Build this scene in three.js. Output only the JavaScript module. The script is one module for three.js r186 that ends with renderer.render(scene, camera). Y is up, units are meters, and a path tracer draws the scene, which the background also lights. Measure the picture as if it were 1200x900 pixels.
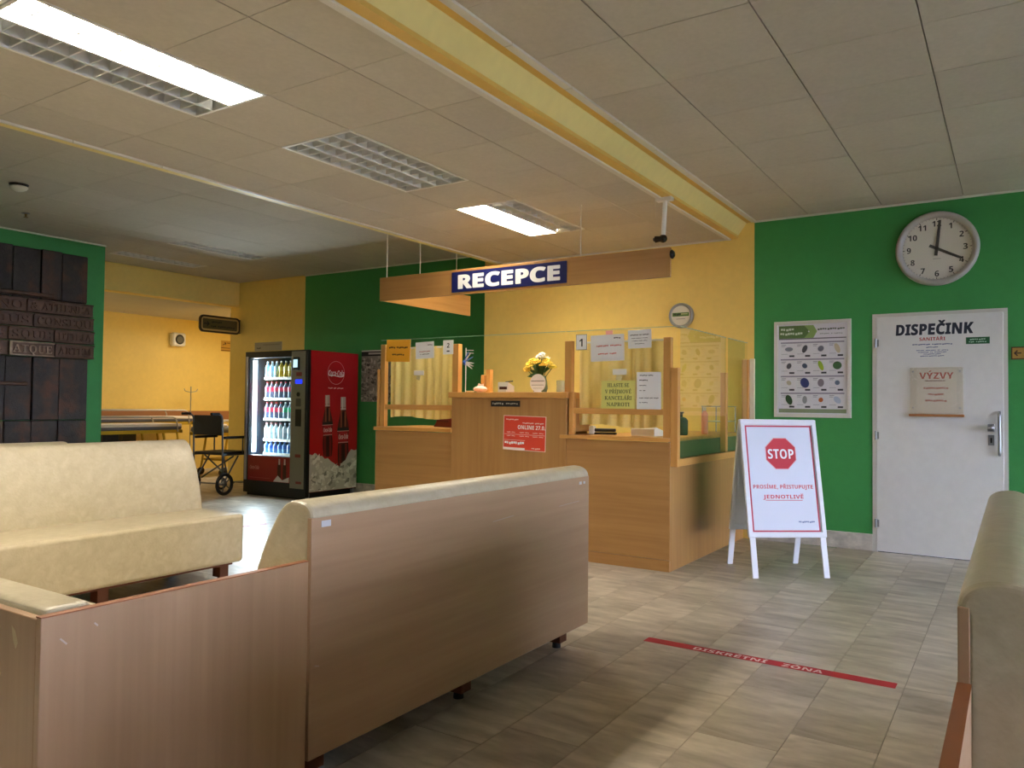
import * as THREE from 'three';
import { RoundedBoxGeometry } from 'three/addons/geometries/RoundedBoxGeometry.js';
import { TextGeometry } from 'three/addons/geometries/TextGeometry.js';
import { FontLoader } from 'three/addons/loaders/FontLoader.js';
import { RectAreaLightUniformsLib } from 'three/addons/lights/RectAreaLightUniformsLib.js';
import { mergeGeometries } from 'three/addons/utils/BufferGeometryUtils.js';

// ---------------------------------------------------------------- camera, sky, exposure
RectAreaLightUniformsLib.init();
const scene = new THREE.Scene();
const camera = new THREE.PerspectiveCamera(52.505, 4 / 3, 0.05, 200);
camera.position.set(0, 1.22, 0);
camera.rotation.set(THREE.MathUtils.degToRad(1.522), THREE.MathUtils.degToRad(32.876), THREE.MathUtils.degToRad(0.597), 'YXZ');
const renderer = new THREE.WebGLRenderer({ antialias: true });
renderer.toneMapping = THREE.LinearToneMapping;
renderer.toneMappingExposure = 1.95;
renderer.shadowMap.enabled = true;
scene.background = new THREE.Color().setRGB(9.4, 10.3, 13.8);          // overcast daylight outside the windows
const LAMP = new THREE.Color().setRGB(1.0, 0.88, 0.72);              // warm fluorescent tubes
const LAMP_POWER = 31;

// ---------------------------------------------------------------- helpers
let seed = 20240611;
const rnd = () => { seed = (seed * 1664525 + 1013904223) >>> 0; return seed / 4294967296; };
const rr = (a, b) => a + (b - a) * rnd();
const counts = {};
function numbered(n) { const k = counts[n] = (counts[n] ?? -1) + 1; return k ? n + '_' + String(k).padStart(3, '0') : n; }
function tag(o, label, category, group, kind) {
  if (label) o.userData.label = label;
  if (category) o.userData.category = category;
  if (group) o.userData.group = group;
  if (kind) o.userData.kind = kind;
  return o;
}
function mesh(name, geo, mat, parent = scene) {
  const g = Array.isArray(geo) ? (geo.length > 1 ? mergeGeometries(geo.map((q) => q.index ? q.toNonIndexed() : q)) : geo[0]) : geo;
  const m = new THREE.Mesh(g, mat);
  m.name = parent === scene ? numbered(name) : name;
  m.castShadow = m.receiveShadow = true;
  parent.add(m);
  return m;
}
function thing(name, label, category, [x, y, z] = [0, 0, 0], turn = 0, group) {
  const o = new THREE.Group(); o.name = numbered(name); scene.add(o);
  o.position.set(x, y, z); o.rotation.y = turn;
  return tag(o, label, category, group);
}
const struct = (name, geo, mat, parent) => { const m = mesh(name, geo, mat, parent); m.userData.kind = 'structure'; return m; };
// uv in metres from the dominant axis of each face; along = which axis the grain (v) follows
function metreUV(g, grain = 'y', ou = 0, ov = 0) {
  const p = g.attributes.position, n = g.attributes.normal, uv = new Float32Array(p.count * 2);
  for (let i = 0; i < p.count; i++) {
    const x = p.getX(i), y = p.getY(i), z = p.getZ(i), ax = Math.abs(n.getX(i)), ay = Math.abs(n.getY(i)), az = Math.abs(n.getZ(i));
    let a, b;
    if (ax >= ay && ax >= az) { a = z; b = y; if (grain === 'z') [a, b] = [y, z]; if (grain === 'x') [a, b] = [z, y]; }
    else if (ay >= az) { a = x; b = z; if (grain === 'x') [a, b] = [z, x]; }
    else { a = x; b = y; if (grain === 'x') [a, b] = [y, x]; }
    uv[2 * i] = a + ou; uv[2 * i + 1] = b + ov;
  }
  g.setAttribute('uv', new THREE.BufferAttribute(uv, 2));
  return g;
}
// box from min to max corner, with small rounded edges r
function bx(x0, x1, y0, y1, z0, z1, { r = 0, grain = 'y', seg = 2, ou = 0, ov = 0 } = {}) {
  const w = x1 - x0, h = y1 - y0, d = z1 - z0;
  let g = r > 0 ? new RoundedBoxGeometry(w, h, d, seg, Math.min(r, w / 2.01, h / 2.01, d / 2.01)) : new THREE.BoxGeometry(w, h, d);
  if (g.index) g = g.toNonIndexed();
  g.translate((x0 + x1) / 2, (y0 + y1) / 2, (z0 + z1) / 2);
  return metreUV(g, grain, ou, ov);
}
function cyl(r0, r1, h, x, y, z, seg = 20, axis = 'y') {
  const g = new THREE.CylinderGeometry(r1, r0, h, seg);
  if (axis === 'x') g.rotateZ(Math.PI / 2); if (axis === 'z') g.rotateX(Math.PI / 2);
  g.translate(x, y, z); return g;
}
const V = (x, y, z) => new THREE.Vector3(x, y, z);
function tube(pts, r, { seg = 24, rad = 8, closed = false } = {}) {
  const c = new THREE.CatmullRomCurve3(pts.map((p) => V(...p)), closed, 'catmullrom', 0.15);
  return new THREE.TubeGeometry(c, seg, r, rad, closed);
}
function bar(a, b, r, seg = 10) {                               // straight round bar
  const A = V(...a), B = V(...b), L = A.distanceTo(B), g = new THREE.CylinderGeometry(r, r, L, seg);
  g.applyQuaternion(new THREE.Quaternion().setFromUnitVectors(V(0, 1, 0), B.clone().sub(A).normalize()));
  g.translate((A.x + B.x) / 2, (A.y + B.y) / 2, (A.z + B.z) / 2); return g;
}
const lathe = (pts, seg = 24) => new THREE.LatheGeometry(pts.map(([x, y]) => new THREE.Vector2(x, y)), seg);
function extrude(outline, depth, { bevel = 0, holes = [], seg = 2, curve = 12 } = {}) {
  const s = !Array.isArray(outline) ? outline : new THREE.Shape(outline.map(([x, y]) => new THREE.Vector2(x, y)));
  for (const h of holes) s.holes.push(new THREE.Path(h.map(([x, y]) => new THREE.Vector2(x, y))));
  return new THREE.ExtrudeGeometry(s, { depth, bevelEnabled: bevel > 0, bevelSize: bevel, bevelThickness: bevel, bevelSegments: seg, curveSegments: curve });
}
const rect = (x0, x1, y0, y1) => [[x0, y0], [x1, y0], [x1, y1], [x0, y1]];

// ---------------------------------------------------------------- textures
function noiseGrid(n) { const a = new Float32Array(n * n); for (let i = 0; i < n * n; i++) a[i] = rnd(); return a; }
const NG = 64, ngrid = noiseGrid(NG);
function vnoise(x, y, px, py) {                                  // periodic value noise
  const xi = Math.floor(x), yi = Math.floor(y), fx = x - xi, fy = y - yi, sx = fx * fx * (3 - 2 * fx), sy = fy * fy * (3 - 2 * fy);
  const g = (a, b) => ngrid[((((b % py) + py) % py) % NG) * NG + ((((a % px) + px) % px) % NG)];
  const a = g(xi, yi), b = g(xi + 1, yi), c = g(xi, yi + 1), d = g(xi + 1, yi + 1);
  return a + (b - a) * sx + (c - a) * sy + (a - b - c + d) * sx * sy;
}
function fbm(u, v, fx, fy, oct = 4) { let s = 0, a = 0.5, t = 0; for (let o = 0; o < oct; o++) { s += a * vnoise(u * fx, v * fy, fx, fy); t += a; a *= 0.55; fx *= 2; fy *= 2; } return s / t; }
function dataTex(w, h, fn, { srgb = true, rx = 1, ry = 1 } = {}) {
  const d = new Uint8Array(w * h * 4);
  for (let j = 0; j < h; j++) for (let i = 0; i < w; i++) {
    const c = fn(i / w, j / h), k = 4 * (j * w + i);
    d[k] = c[0]; d[k + 1] = c[1]; d[k + 2] = c[2]; d[k + 3] = 255;
  }
  const t = new THREE.DataTexture(d, w, h);
  t.wrapS = t.wrapT = THREE.RepeatWrapping; t.magFilter = THREE.LinearFilter; t.minFilter = THREE.LinearMipmapLinearFilter; t.generateMipmaps = true;
  if (srgb) t.colorSpace = THREE.SRGBColorSpace;
  t.repeat.set(rx, ry); t.needsUpdate = true; return t;
}
const clamp = (x) => Math.max(0, Math.min(255, x));
const tint = (c, k) => [clamp(c[0] * k), clamp(c[1] * k), clamp(c[2] * k)];
const mixc = (a, b, t) => [a[0] + (b[0] - a[0]) * t, a[1] + (b[1] - a[1]) * t, a[2] + (b[2] - a[2]) * t];
// wood: grain follows v; 0.8 m x 1.6 m
function woodTex(c0, c1, con = 1) {
  return dataTex(384, 512, (u, v) => {
    const warp = fbm(u, v, 4, 2, 3) * 0.6, ring = 0.5 + 0.5 * Math.sin((u * 9 + warp * 5) * Math.PI * 2);
    const f = fbm(u, v, 60, 3, 3), f2 = fbm(u + 0.3, v + 0.1, 6, 2, 3);
    const t = Math.min(1, Math.max(0, 0.5 + con * (0.22 * (ring - 0.5) + 0.7 * (f - 0.5) + 0.9 * (f2 - 0.5))));
    return mixc(c0, c1, t);
  }, { rx: 1 / 0.8, ry: 1 / 1.6 });
}
const M = {};
const std = (o) => new THREE.MeshStandardMaterial(o);
const phys = (o) => new THREE.MeshPhysicalMaterial(o);
const flat = (hex, roughness = 0.6, metalness = 0) => std({ color: hex, roughness, metalness });
const plasterBump = dataTex(256, 256, (u, v) => { const k = 255 * (0.6 * fbm(u, v, 40, 40, 3) + 0.4 * fbm(u, v, 6, 6, 3)); return [k, k, k]; }, { srgb: false, rx: 1 / 0.8, ry: 1 / 0.8 });
function paint(c, con = 0.05) {
  return dataTex(256, 256, (u, v) => tint(c, 1 + con * (fbm(u, v, 3, 3, 4) - 0.5) + 0.03 * (fbm(u, v, 50, 50, 2) - 0.5)), { rx: 1 / 2.2, ry: 1 / 2.2 });
}
M.green = std({ map: paint([60, 148, 76], 0.1), roughness: 0.55, bumpMap: plasterBump, bumpScale: 0.0012 });
M.yellow = std({ map: paint([240, 208, 112], 0.07), roughness: 0.6, bumpMap: plasterBump, bumpScale: 0.0012 });
M.beamYellow = std({ map: paint([240, 222, 148], 0.04), roughness: 0.5 });
M.beamOchre = std({ map: paint([224, 184, 92], 0.05), roughness: 0.5 });
M.ceilTile = [0, 1, 2, 3].map((k) => std({ map: dataTex(192, 192, (u, v) => tint([[196, 189, 175], [199, 192, 179], [193, 186, 173], [197, 190, 176]][k], 1 + 0.05 * (fbm(u + k * 0.2, v, 30, 30, 3) - 0.5) + 0.05 * (fbm(u, v + k * 0.3, 3, 3, 3) - 0.5)), { rx: 1 / 0.6, ry: 1 / 0.6 }), roughness: 0.85 }));
M.ceilVoid = flat(0x857d6e, 0.9);
M.white = flat(0xe9e7e0, 0.45);
M.whiteTrim = flat(0xd9d5ca, 0.45);
M.plain = flat(0xcfc9bb, 0.9);
M.metal = flat(0xb9bcc0, 0.28, 0.9);
M.steel = flat(0x9a9da0, 0.35, 0.85);
M.darkMetal = flat(0x4a4c4e, 0.4, 0.7);
M.black = flat(0x0d0d0e, 0.5);
M.blackGloss = flat(0x070708, 0.25);
M.wood = phys({ map: woodTex([162, 115, 62], [194, 147, 88], 0.6), roughness: 0.38 });
M.woodEdge = std({ map: woodTex([198, 138, 66], [228, 174, 100], 0.6), roughness: 0.4 });
M.benchWood = phys({ map: woodTex([158, 125, 94], [196, 162, 128], 0.42), roughness: 0.36 });
M.benchEdge = flat(0x9a5f38, 0.45);
M.legWood = flat(0x6b3a22, 0.5);
const leatherBump = dataTex(512, 512, (u, v) => { const k = 255 * (0.5 * fbm(u, v, 60, 60, 2) + 0.5 * fbm(u, v, 14, 14, 3)); return [k, k, k]; }, { srgb: false, rx: 1 / 0.5, ry: 1 / 0.5 });
const leatherTex = dataTex(512, 512, (u, v) => {
  const w = fbm(u, v, 7, 7, 3), q = fbm(u + w * 0.14, v + w * 0.1, 16, 16, 4), e = Math.abs(fbm(u, v + w * 0.1, 22, 22, 3) - 0.5) * 2;
  return mixc([186, 174, 145], [203, 192, 165], Math.max(0, Math.min(1, 0.15 + 1.25 * (q - 0.15) - 0.25 * (1 - e))));
}, { rx: 1 / 0.55, ry: 1 / 0.55 });
M.leather = std({ map: leatherTex, roughness: 0.34, bumpMap: leatherBump, bumpScale: 0.0015 });
M.stone = std({ map: dataTex(256, 128, (u, v) => tint([196, 190, 178], 0.8 + 0.42 * fbm(u, v, 8, 6, 4)), { rx: 1 / 0.6, ry: 1 / 0.3 }), roughness: 0.5 });
const floorTex = dataTex(1024, 1024, (u, v) => {
  const w = fbm(u, v, 5, 5, 3), st = fbm(u + w * 0.08, v + w * 0.05, 10, 44, 5), q = fbm(u + 0.4 + w * 0.1, v + 0.1, 4, 7, 5), fine = fbm(u, v, 60, 90, 3);
  const t = Math.max(0, Math.min(1, 0.55 + 1.0 * (q - 0.5) + 1.25 * (st - 0.5) + 0.25 * (fine - 0.5)));
  return mixc([154, 143, 127], [214, 204, 188], t);
}, { rx: 1 / 2.4, ry: 1 / 2.4 });
const floorRough = dataTex(256, 256, (u, v) => { const k = 255 * (0.27 + 0.2 * fbm(u, v, 12, 12, 4)); return [k, k, k]; }, { srgb: false, rx: 1 / 1.7, ry: 1 / 1.7 });
M.floor = [1.0, 0.97, 1.03, 0.94].map((k) => phys({ map: floorTex, specularIntensity: 0.6, color: new THREE.Color(k, k, k * 0.985), roughness: 1, roughnessMap: floorRough }));
M.grout = flat(0x958b79, 0.9);
M.glass = phys({ color: 0xffffff, transmission: 1, roughness: 0.02, thickness: 0, ior: 1.5 });
M.glassTint = phys({ color: 0xf0f5e4, transmission: 1, roughness: 0.02, thickness: 0, ior: 1.5 });
M.glassEdge = phys({ color: 0xbfe0c8, transmission: 0.5, roughness: 0.3, thickness: 0 });
M.curtain = phys({ map: dataTex(256, 256, (u, v) => tint([250, 230, 150], 0.93 + 0.1 * fbm(u, v, 60, 60, 2)), { rx: 4, ry: 4 }), transmission: 0.3, roughness: 1, thickness: 0, side: THREE.DoubleSide });
M.bronze = [0, 1, 2].map((k) => std({ map: dataTex(256, 256, (u, v) => {
  const q = fbm(u + k * 0.31, v + k * 0.17, 5, 5, 4), s = fbm(u + 0.5, v + k * 0.4, 24, 24, 3), rust = Math.max(0, Math.min(1, (fbm(u + k * 0.2, v + 0.3, 3, 3, 4) - 0.58) * 5));
  return mixc(tint([50, 45, 41], 0.6 + 0.8 * q + 0.3 * (s - 0.5)), [112, 66, 42], rust * 0.75);
}, { rx: 1.3, ry: 1.3 }), roughness: 0.5, metalness: 0.15, bumpMap: leatherBump, bumpScale: 0.006 }));
M.bronzeText = std({ map: dataTex(256, 128, (u, v) => tint([88, 64, 50], 0.6 + 0.8 * fbm(u, v, 8, 8, 4)), { rx: 2, ry: 2 }), roughness: 0.45, metalness: 0.2 });
M.bronzeLight = std({ map: dataTex(128, 128, (u, v) => tint([158, 138, 120], 0.7 + 0.6 * fbm(u, v, 10, 10, 3)), { rx: 2, ry: 2 }), roughness: 0.42, metalness: 0.5 });

function canvasTex(w, h, draw) {
  const c = document.createElement('canvas'); c.width = w; c.height = h;
  const g = c.getContext('2d'); draw(g, w, h);
  const t = new THREE.CanvasTexture(c); t.colorSpace = THREE.SRGBColorSpace; t.magFilter = THREE.LinearFilter; return t;
}
const printed = (w, h, draw, o = {}) => std({ map: canvasTex(w, h, draw), roughness: 0.6, ...o });
function fitText(g, s, x, y, size, maxw, font = 'sans-serif', style = 'bold', align = 'center') {
  g.font = `${style} ${size}px ${font}`; g.textAlign = align; g.textBaseline = 'middle';
  const m = g.measureText(s).width, k = maxw && m > 0 ? maxw / m : 1;
  g.save(); g.translate(x, y); g.scale(k, 1); g.fillText(s, 0, 0); g.restore();
}
// a line of print too small to read in the photograph: word-like rows of strokes
function blurredLine(g, s, x, y, size, maxw) {
  const n = s.length, w = maxw || n * size * 0.55, cw = w / n, h = size * 0.6;
  for (let i = 0; i < n; i++) { if (s[i] === '-') continue; const k = (i * 7 + n * 3) % 4; g.fillRect(x - w / 2 + i * cw, y - h / 2 + (k === 1 ? h * 0.2 : 0), cw * (k === 2 ? 0.6 : 0.86), h * (k === 3 ? 0.7 : 0.84)); }
}
const fill = (g, c, x, y, w, h) => { g.fillStyle = c; g.fillRect(x, y, w, h); };
// a printed sheet: thin slab whose front (+z before turning) carries the print and whose other faces are plain
function sheet(name, w, h, mat, label, category, pos, turn = 0, { t = 0.002, group, tilt = 0, back = M.white, lean = 0 } = {}) {
  const o = thing(name, label, category, pos, turn, group);
  const b = mesh('backing', bx(-w / 2, w / 2, -h / 2, h / 2, -t, -0.0004), back, o); b.rotation.z = tilt;
  const f = mesh('print', new THREE.PlaneGeometry(w, h), mat, o); f.rotation.z = tilt;
  o.rotation.order = 'YXZ'; o.rotation.x = lean;
  return o;
}

// ---------------------------------------------------------------- room shell
const ZB = -7.31, ZL = -7.72, XL = -9.98, HR = 2.96, HM = 2.82, HL = 3.04, TOP = 3.4;
// camera frustum test for deciding which tiles show
camera.updateMatrixWorld(true); camera.updateProjectionMatrix();
const frustum = new THREE.Frustum().setFromProjectionMatrix(new THREE.Matrix4().multiplyMatrices(camera.projectionMatrix, camera.matrixWorldInverse));
const inView = (x0, x1, y, z0, z1) => frustum.intersectsBox(new THREE.Box3(V(x0, y - 0.01, z0), V(x1, y + 0.01, z1)));

// floor: slab + 0.3 x 0.6 stone tiles in staggered columns
{
  const floor = struct('floor', bx(-12.6, 8.2, -0.3, -0.004, -11.2, 10.2), M.grout);
  const PX = 0.3015, PZ = 0.598, gap = 0.0022, X0 = -1.016;
  const variants = [];
  for (let k = 0; k < 10; k++) { const g = bx(-PX / 2 + gap / 2, PX / 2 - gap / 2, -0.02, 0, -PZ / 2 + gap / 2, PZ / 2 - gap / 2, { ou: rr(0, 5), ov: rr(0, 5) }); if (k % 2) { const uv = g.attributes.uv; for (let i = 0; i < uv.count; i++) uv.setXY(i, -uv.getX(i) + 3, -uv.getY(i)); } variants.push(g); }
  const list = [];
  for (let c = -40; c < 31; c++) {
    const x = X0 + (c + 0.5) * PX, off = (((0.475 + c * 0.182) % PZ) + PZ) % PZ;
    for (let r = -20; r < 18; r++) {
      const z = -off + (r + 0.5) * PZ;
      const lim = x > -5.11 ? ZB : x > XL - 0.2 ? ZL : -11;
      const za = Math.max(z - PZ / 2, lim), zb = z + PZ / 2;
      if (x < -12.35 || x > 7.95 || zb - za < 0.03 || z > 9.8) continue;
      const d = Math.hypot(x, z), seen = inView(x - PX / 2, x + PX / 2, 0, za, zb) && !(x < -9.2 && z > -5.2) && !(z < -8.2 && x > -4.9 && x < -2.3);
      list.push({ x, z, d, seen, cut: za > z - PZ / 2 + 0.001 ? zb - za : 0 });
    }
  }
  list.sort((a, b) => (b.seen - a.seen) || a.d - b.d);
  const rest = [];
  list.forEach((t, i) => {
    let v = variants[Math.floor(rnd() * 10)]; const m = M.floor[Math.floor(rnd() * 4)];
    if (t.cut) { v = bx(-PX / 2 + gap / 2, PX / 2 - gap / 2, -0.02, 0, PZ / 2 - t.cut + gap / 2, PZ / 2 - gap / 2, { ou: rr(0, 5), ov: rr(0, 5) }); }
    if (i < 300 && t.seen) { const o = mesh(i ? 'floor_tile_' + String(i).padStart(3, '0') : 'floor_tile', v, m, floor); o.position.set(t.x, rr(-0.0006, 0), t.z); }
    else rest.push(v.clone().translate(t.x, -0.0003, t.z));
  });
  const far = mesh('distant_floor_tiles', rest, M.floor[0], floor); far.userData.kind = 'stuff';
}

// walls
function wallExtrude(outline, depth, holes, place) { const g = extrude(outline, depth, { holes }); place(g); return metreUV(g.index ? g.toNonIndexed() : g); }
struct('wall_back_center', bx(-5.11, -2.04, -0.1, TOP, -8.1, ZB), M.yellow);
struct('wall_back_right', wallExtrude(rect(-2.04, 8.2, -0.1, TOP), 0.4, [rect(-1.0, -0.075, 0.0, 2.0)], (g) => g.translate(0, 0, ZB - 0.4)), M.green);
struct('wall_back_left', bx(-8.53, -5.11, -0.1, TOP, -8.1, ZL), M.green);
struct('wall_back_corner', bx(XL - 0.2, -8.53, -0.1, TOP, -8.1, ZL), M.yellow);
struct('wall_left', bx(XL, -8.98, -0.1, TOP, -5.05, 10.2), M.green);
struct('wall_left_header', bx(XL - 0.2, XL, 2.672, TOP, ZL, -5.05), M.yellow);
struct('wall_corridor_far', bx(-12.6, -12.4, -0.1, TOP, -11.2, -2.8), M.yellow);
struct('wall_corridor_end', bx(-12.4, XL - 0.2, -0.1, TOP, -11.2, -11.0), M.yellow);
struct('wall_corridor_side', bx(XL - 0.2, XL, -0.1, TOP, -11.2, -8.1), M.yellow);
struct('wall_corridor_near', bx(-12.4, XL, -0.1, TOP, -3.0, -2.8), M.yellow);
struct('trim_1', bx(-12.4, -12.375, 0.86, 1.05, -11.0, -3.0, { r: 0.006 }), flat(0xa9744a, 0.55));      // bumper rail of the corridor
struct('ceiling_corridor', bx(-12.4, XL - 0.2, 2.672, 2.8, -11.0, -3.0), M.ceilTile[0]);

// daylight side: unseen windows to the right, plain wall behind the camera
const windowsRight = [[-6.9, -4.6], [-4.3, -2.0], [-1.7, 0.6], [0.9, 2.6]];  // the last window is an addition, brightening the low corner bench panel
const WY0 = 0.5, WY1 = 2.45;
struct('wall_right', wallExtrude(rect(-8.1, 10.2, -0.1, TOP), 0.2, windowsRight.map(([a, b]) => rect(a, b, WY0, WY1)), (g) => { g.rotateY(-Math.PI / 2); g.translate(8.2, 0, 0); }), M.yellow);
struct('wall_front', bx(XL, 8.2, -0.1, TOP, 10.0, 10.2), M.green);
let windowCount = 0;
function windowUnit(w, place) {
  const o = thing('window_' + (++windowCount)); o.userData.kind = 'structure'; place(o);
  const h = WY1 - WY0;
  mesh('window_frame', extrude(rect(-w / 2, w / 2, 0, h), 0.06, { holes: [rect(-w / 2 + 0.06, -0.03, 0.06, h - 0.06), rect(0.03, w / 2 - 0.06, 0.06, h - 0.06)] }), M.white, o).position.z = -0.03;
  for (const s of [-1, 1]) { const p = mesh('pane', new THREE.PlaneGeometry(w / 2 - 0.09, h - 0.12), M.glass, o); p.position.set(s * (w / 4 - 0.015), h / 2, 0); }
  mesh('window_sill', bx(-w / 2 - 0.05, w / 2 + 0.05, -0.035, 0, -0.1, 0.22, { r: 0.008 }), M.white, o);
}
for (const [a, b] of windowsRight) windowUnit(b - a, (o) => { o.position.set(8.1, WY0, (a + b) / 2); o.rotation.y = -Math.PI / 2; });
struct('floor_outside', bx(-40, 60, -0.5, -0.31, -40, 60), flat(0x6f6e68, 0.9));

// ceilings
struct('ceiling', bx(-12.6, 8.2, TOP, TOP + 0.1, -11.2, 10.2), M.plain);   // roof slab above the hung ceilings
function tiledCeiling(name, xs, zs, y, skip, x0, x1, z0, z1) {
  const sg = extrude(rect(x0, x1, -z1, -z0), 0.036, { holes: skip.map(([p, q, s, t]) => rect(p + 0.011, q - 0.011, -t + 0.011, -s - 0.011)) }).rotateX(-Math.PI / 2).translate(0, y + 0.014, 0);
  const slab = struct(name, sg, M.ceilVoid);
  const gx = 0.0065, gz = 0.004, rest = []; let n = 0; const cache = new Map();
  for (let i = 0; i + 1 < xs.length; i++) for (let j = 0; j + 1 < zs.length; j++) {
    const a = Math.max(x0, Math.min(xs[i], xs[i + 1])), b = Math.min(x1, Math.max(xs[i], xs[i + 1])), c = Math.max(z0, Math.min(zs[j], zs[j + 1])), d = Math.min(z1, Math.max(zs[j], zs[j + 1]));
    if (b - a < 0.03 || d - c < 0.03 || skip.some(([p, q, s, t]) => (a + b) / 2 > p && (a + b) / 2 < q && (c + d) / 2 > s && (c + d) / 2 < t)) continue;
    const w = b - a - gx, l = d - c - gz, key = w.toFixed(3) + '|' + l.toFixed(3);
    if (!cache.has(key)) cache.set(key, bx(-w / 2, w / 2, 0, 0.0138, -l / 2, l / 2));
    const g = cache.get(key);
    if (inView(a, b, y, c, d)) { const o = mesh(n ? 'ceiling_tile_' + String(n).padStart(3, '0') : 'ceiling_tile', g, M.ceilTile[Math.floor(rnd() * 4)], slab); o.position.set((a + b) / 2, y + rr(-0.0008, 0.0004), (c + d) / 2); n++; }
    else rest.push(g.clone().translate((a + b) / 2, y, (c + d) / 2));
  }
  if (rest.length) mesh('unseen_ceiling_tiles', rest, M.ceilTile[0], slab).userData.kind = 'stuff';
  return slab;
}
const steps = (from, pitch, n) => Array.from({ length: n }, (_, k) => from + k * pitch);
const PT = 0.597;
const midX = [-2.275, ...steps(-2.668, -PT, 4), -4.87], midZ = steps(-2.08 + 21 * PT, -PT, 31);
const midLamps = [[-3.862, -3.265, -1.483, -0.289], [-3.862, -3.265, -2.677, -1.483], [-3.862, -3.265, -4.468, -3.274], [-3.862, -3.265, -6.259, -5.065]];
const leftLamps = [[-8.2, -7.9, -6.52, -5.326], [-9.4, -9.1, -6.52, -5.326]];
const grow = (r) => [r[0] - 0.01, r[1] + 0.01, r[2] - 0.01, r[3] + 0.01];
tiledCeiling('ceiling_center', midX, midZ, HM, midLamps.map(grow), -4.87, -2.275, ZB, 10.0);
tiledCeiling('ceiling_right', [-2.04, ...steps(-1.555, 0.605, 16), 8.0], steps(-3.32 + 23 * 0.6, -0.6, 31), HR, [], -2.04, 8.0, ZB, 10.0);
tiledCeiling('ceiling_left', [-4.95, -5.512, -6.109, -6.706, -7.303, -7.9, -8.2, -8.5, -9.1, -9.4, -9.98], steps(-5.326 + 27 * PT, -PT, 33), HL, leftLamps.map(grow), XL, -4.95, ZL, 10.0);

// yellow beam between the lowered middle ceiling and the right bay, swept along z
{
  const L = 10.0 - ZB;
  const place = (g) => { g.translate(0, 0, ZB); return metreUV(g.index ? g.toNonIndexed() : g); };
  const beam = struct('trim_2', place(extrude([[-2.196, 2.838], [-2.112, 2.952], [-2.112, 3.05], [-2.4, 3.05], [-2.4, 2.9], [-2.196, 2.9]], L)), M.beamYellow);
  mesh('lower_flange', place(extrude([[-2.262, 2.816], [-2.19, 2.816], [-2.19, 2.838], [-2.196, 2.85], [-2.262, 2.85]], L)), M.beamOchre, beam);
  mesh('upper_flange', place(extrude([[-2.112, 2.95], [-2.052, 2.956], [-2.052, 3.0], [-2.112, 3.0]], L)), M.beamOchre, beam);
  mesh('white_edging', bx(-2.298, -2.258, 2.804, 2.85, ZB, 10.0, { r: 0.004 }), M.whiteTrim, beam);
  let z = ZB + 0.02; while (z < 9.9) { mesh('white_edging', bx(-2.064, -2.018, 2.946, 2.975, z, Math.min(z + 0.594, 9.98), { r: 0.003 }), M.whiteTrim, beam); z += 0.6; }
  const slim = struct('trim_3', bx(-4.955, -4.882, 2.812, HL + 0.04, ZB, 10.0), M.beamYellow);
  z = ZB + 0.02; while (z < 9.9) { mesh('white_edging', bx(-4.884, -4.862, 2.806, 2.86, z, Math.min(z + 0.592, 9.98), { r: 0.003 }), M.whiteTrim, slim); z += PT; }
  struct('trim_4', bx(-2.04, 8.0, 2.945, 2.97, ZB, ZB + 0.02), M.whiteTrim);
  struct('trim_5', bx(-8.53, -4.955, HL - 0.015, HL + 0.01, ZL, ZL + 0.02), M.whiteTrim);
  struct('trim_6', bx(-8.985, -8.96, HL - 0.015, HL + 0.01, -5.05, 10.0), M.whiteTrim);
  struct('trim_7', bx(-4.87, -2.275, 2.806, 2.83, ZB, ZB + 0.02), M.whiteTrim);
  struct('trim_8', bx(-4.955, -4.84, 3.0, TOP, ZB - 0.02, 10.0), M.plain);
  struct('trim_9', bx(-2.4, -2.05, 3.05, TOP, ZB - 0.02, 10.0), M.plain);
}
// stone skirting, tile by tile
function skirting(name, x0, x1, z) {
  const g0 = struct(name, bx(x0, x1, 0, 0.138, z, z + 0.008), M.grout);
  for (let x = x0; x < x1 - 0.02; x += 0.6) mesh('skirting_tile', bx(x + 0.001, Math.min(x + 0.598, x1), 0.002, 0.145, z + 0.002, z + 0.014, { ou: rr(0, 3), r: 0.002, seg: 1 }), M.stone, g0);
}
skirting('baseboard_back_right', -2.04, -1.03, ZB);
skirting('baseboard_back_far', -0.04, 2.3, ZB);
skirting('baseboard_back_left', -8.53, -5.11, ZL);

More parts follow.
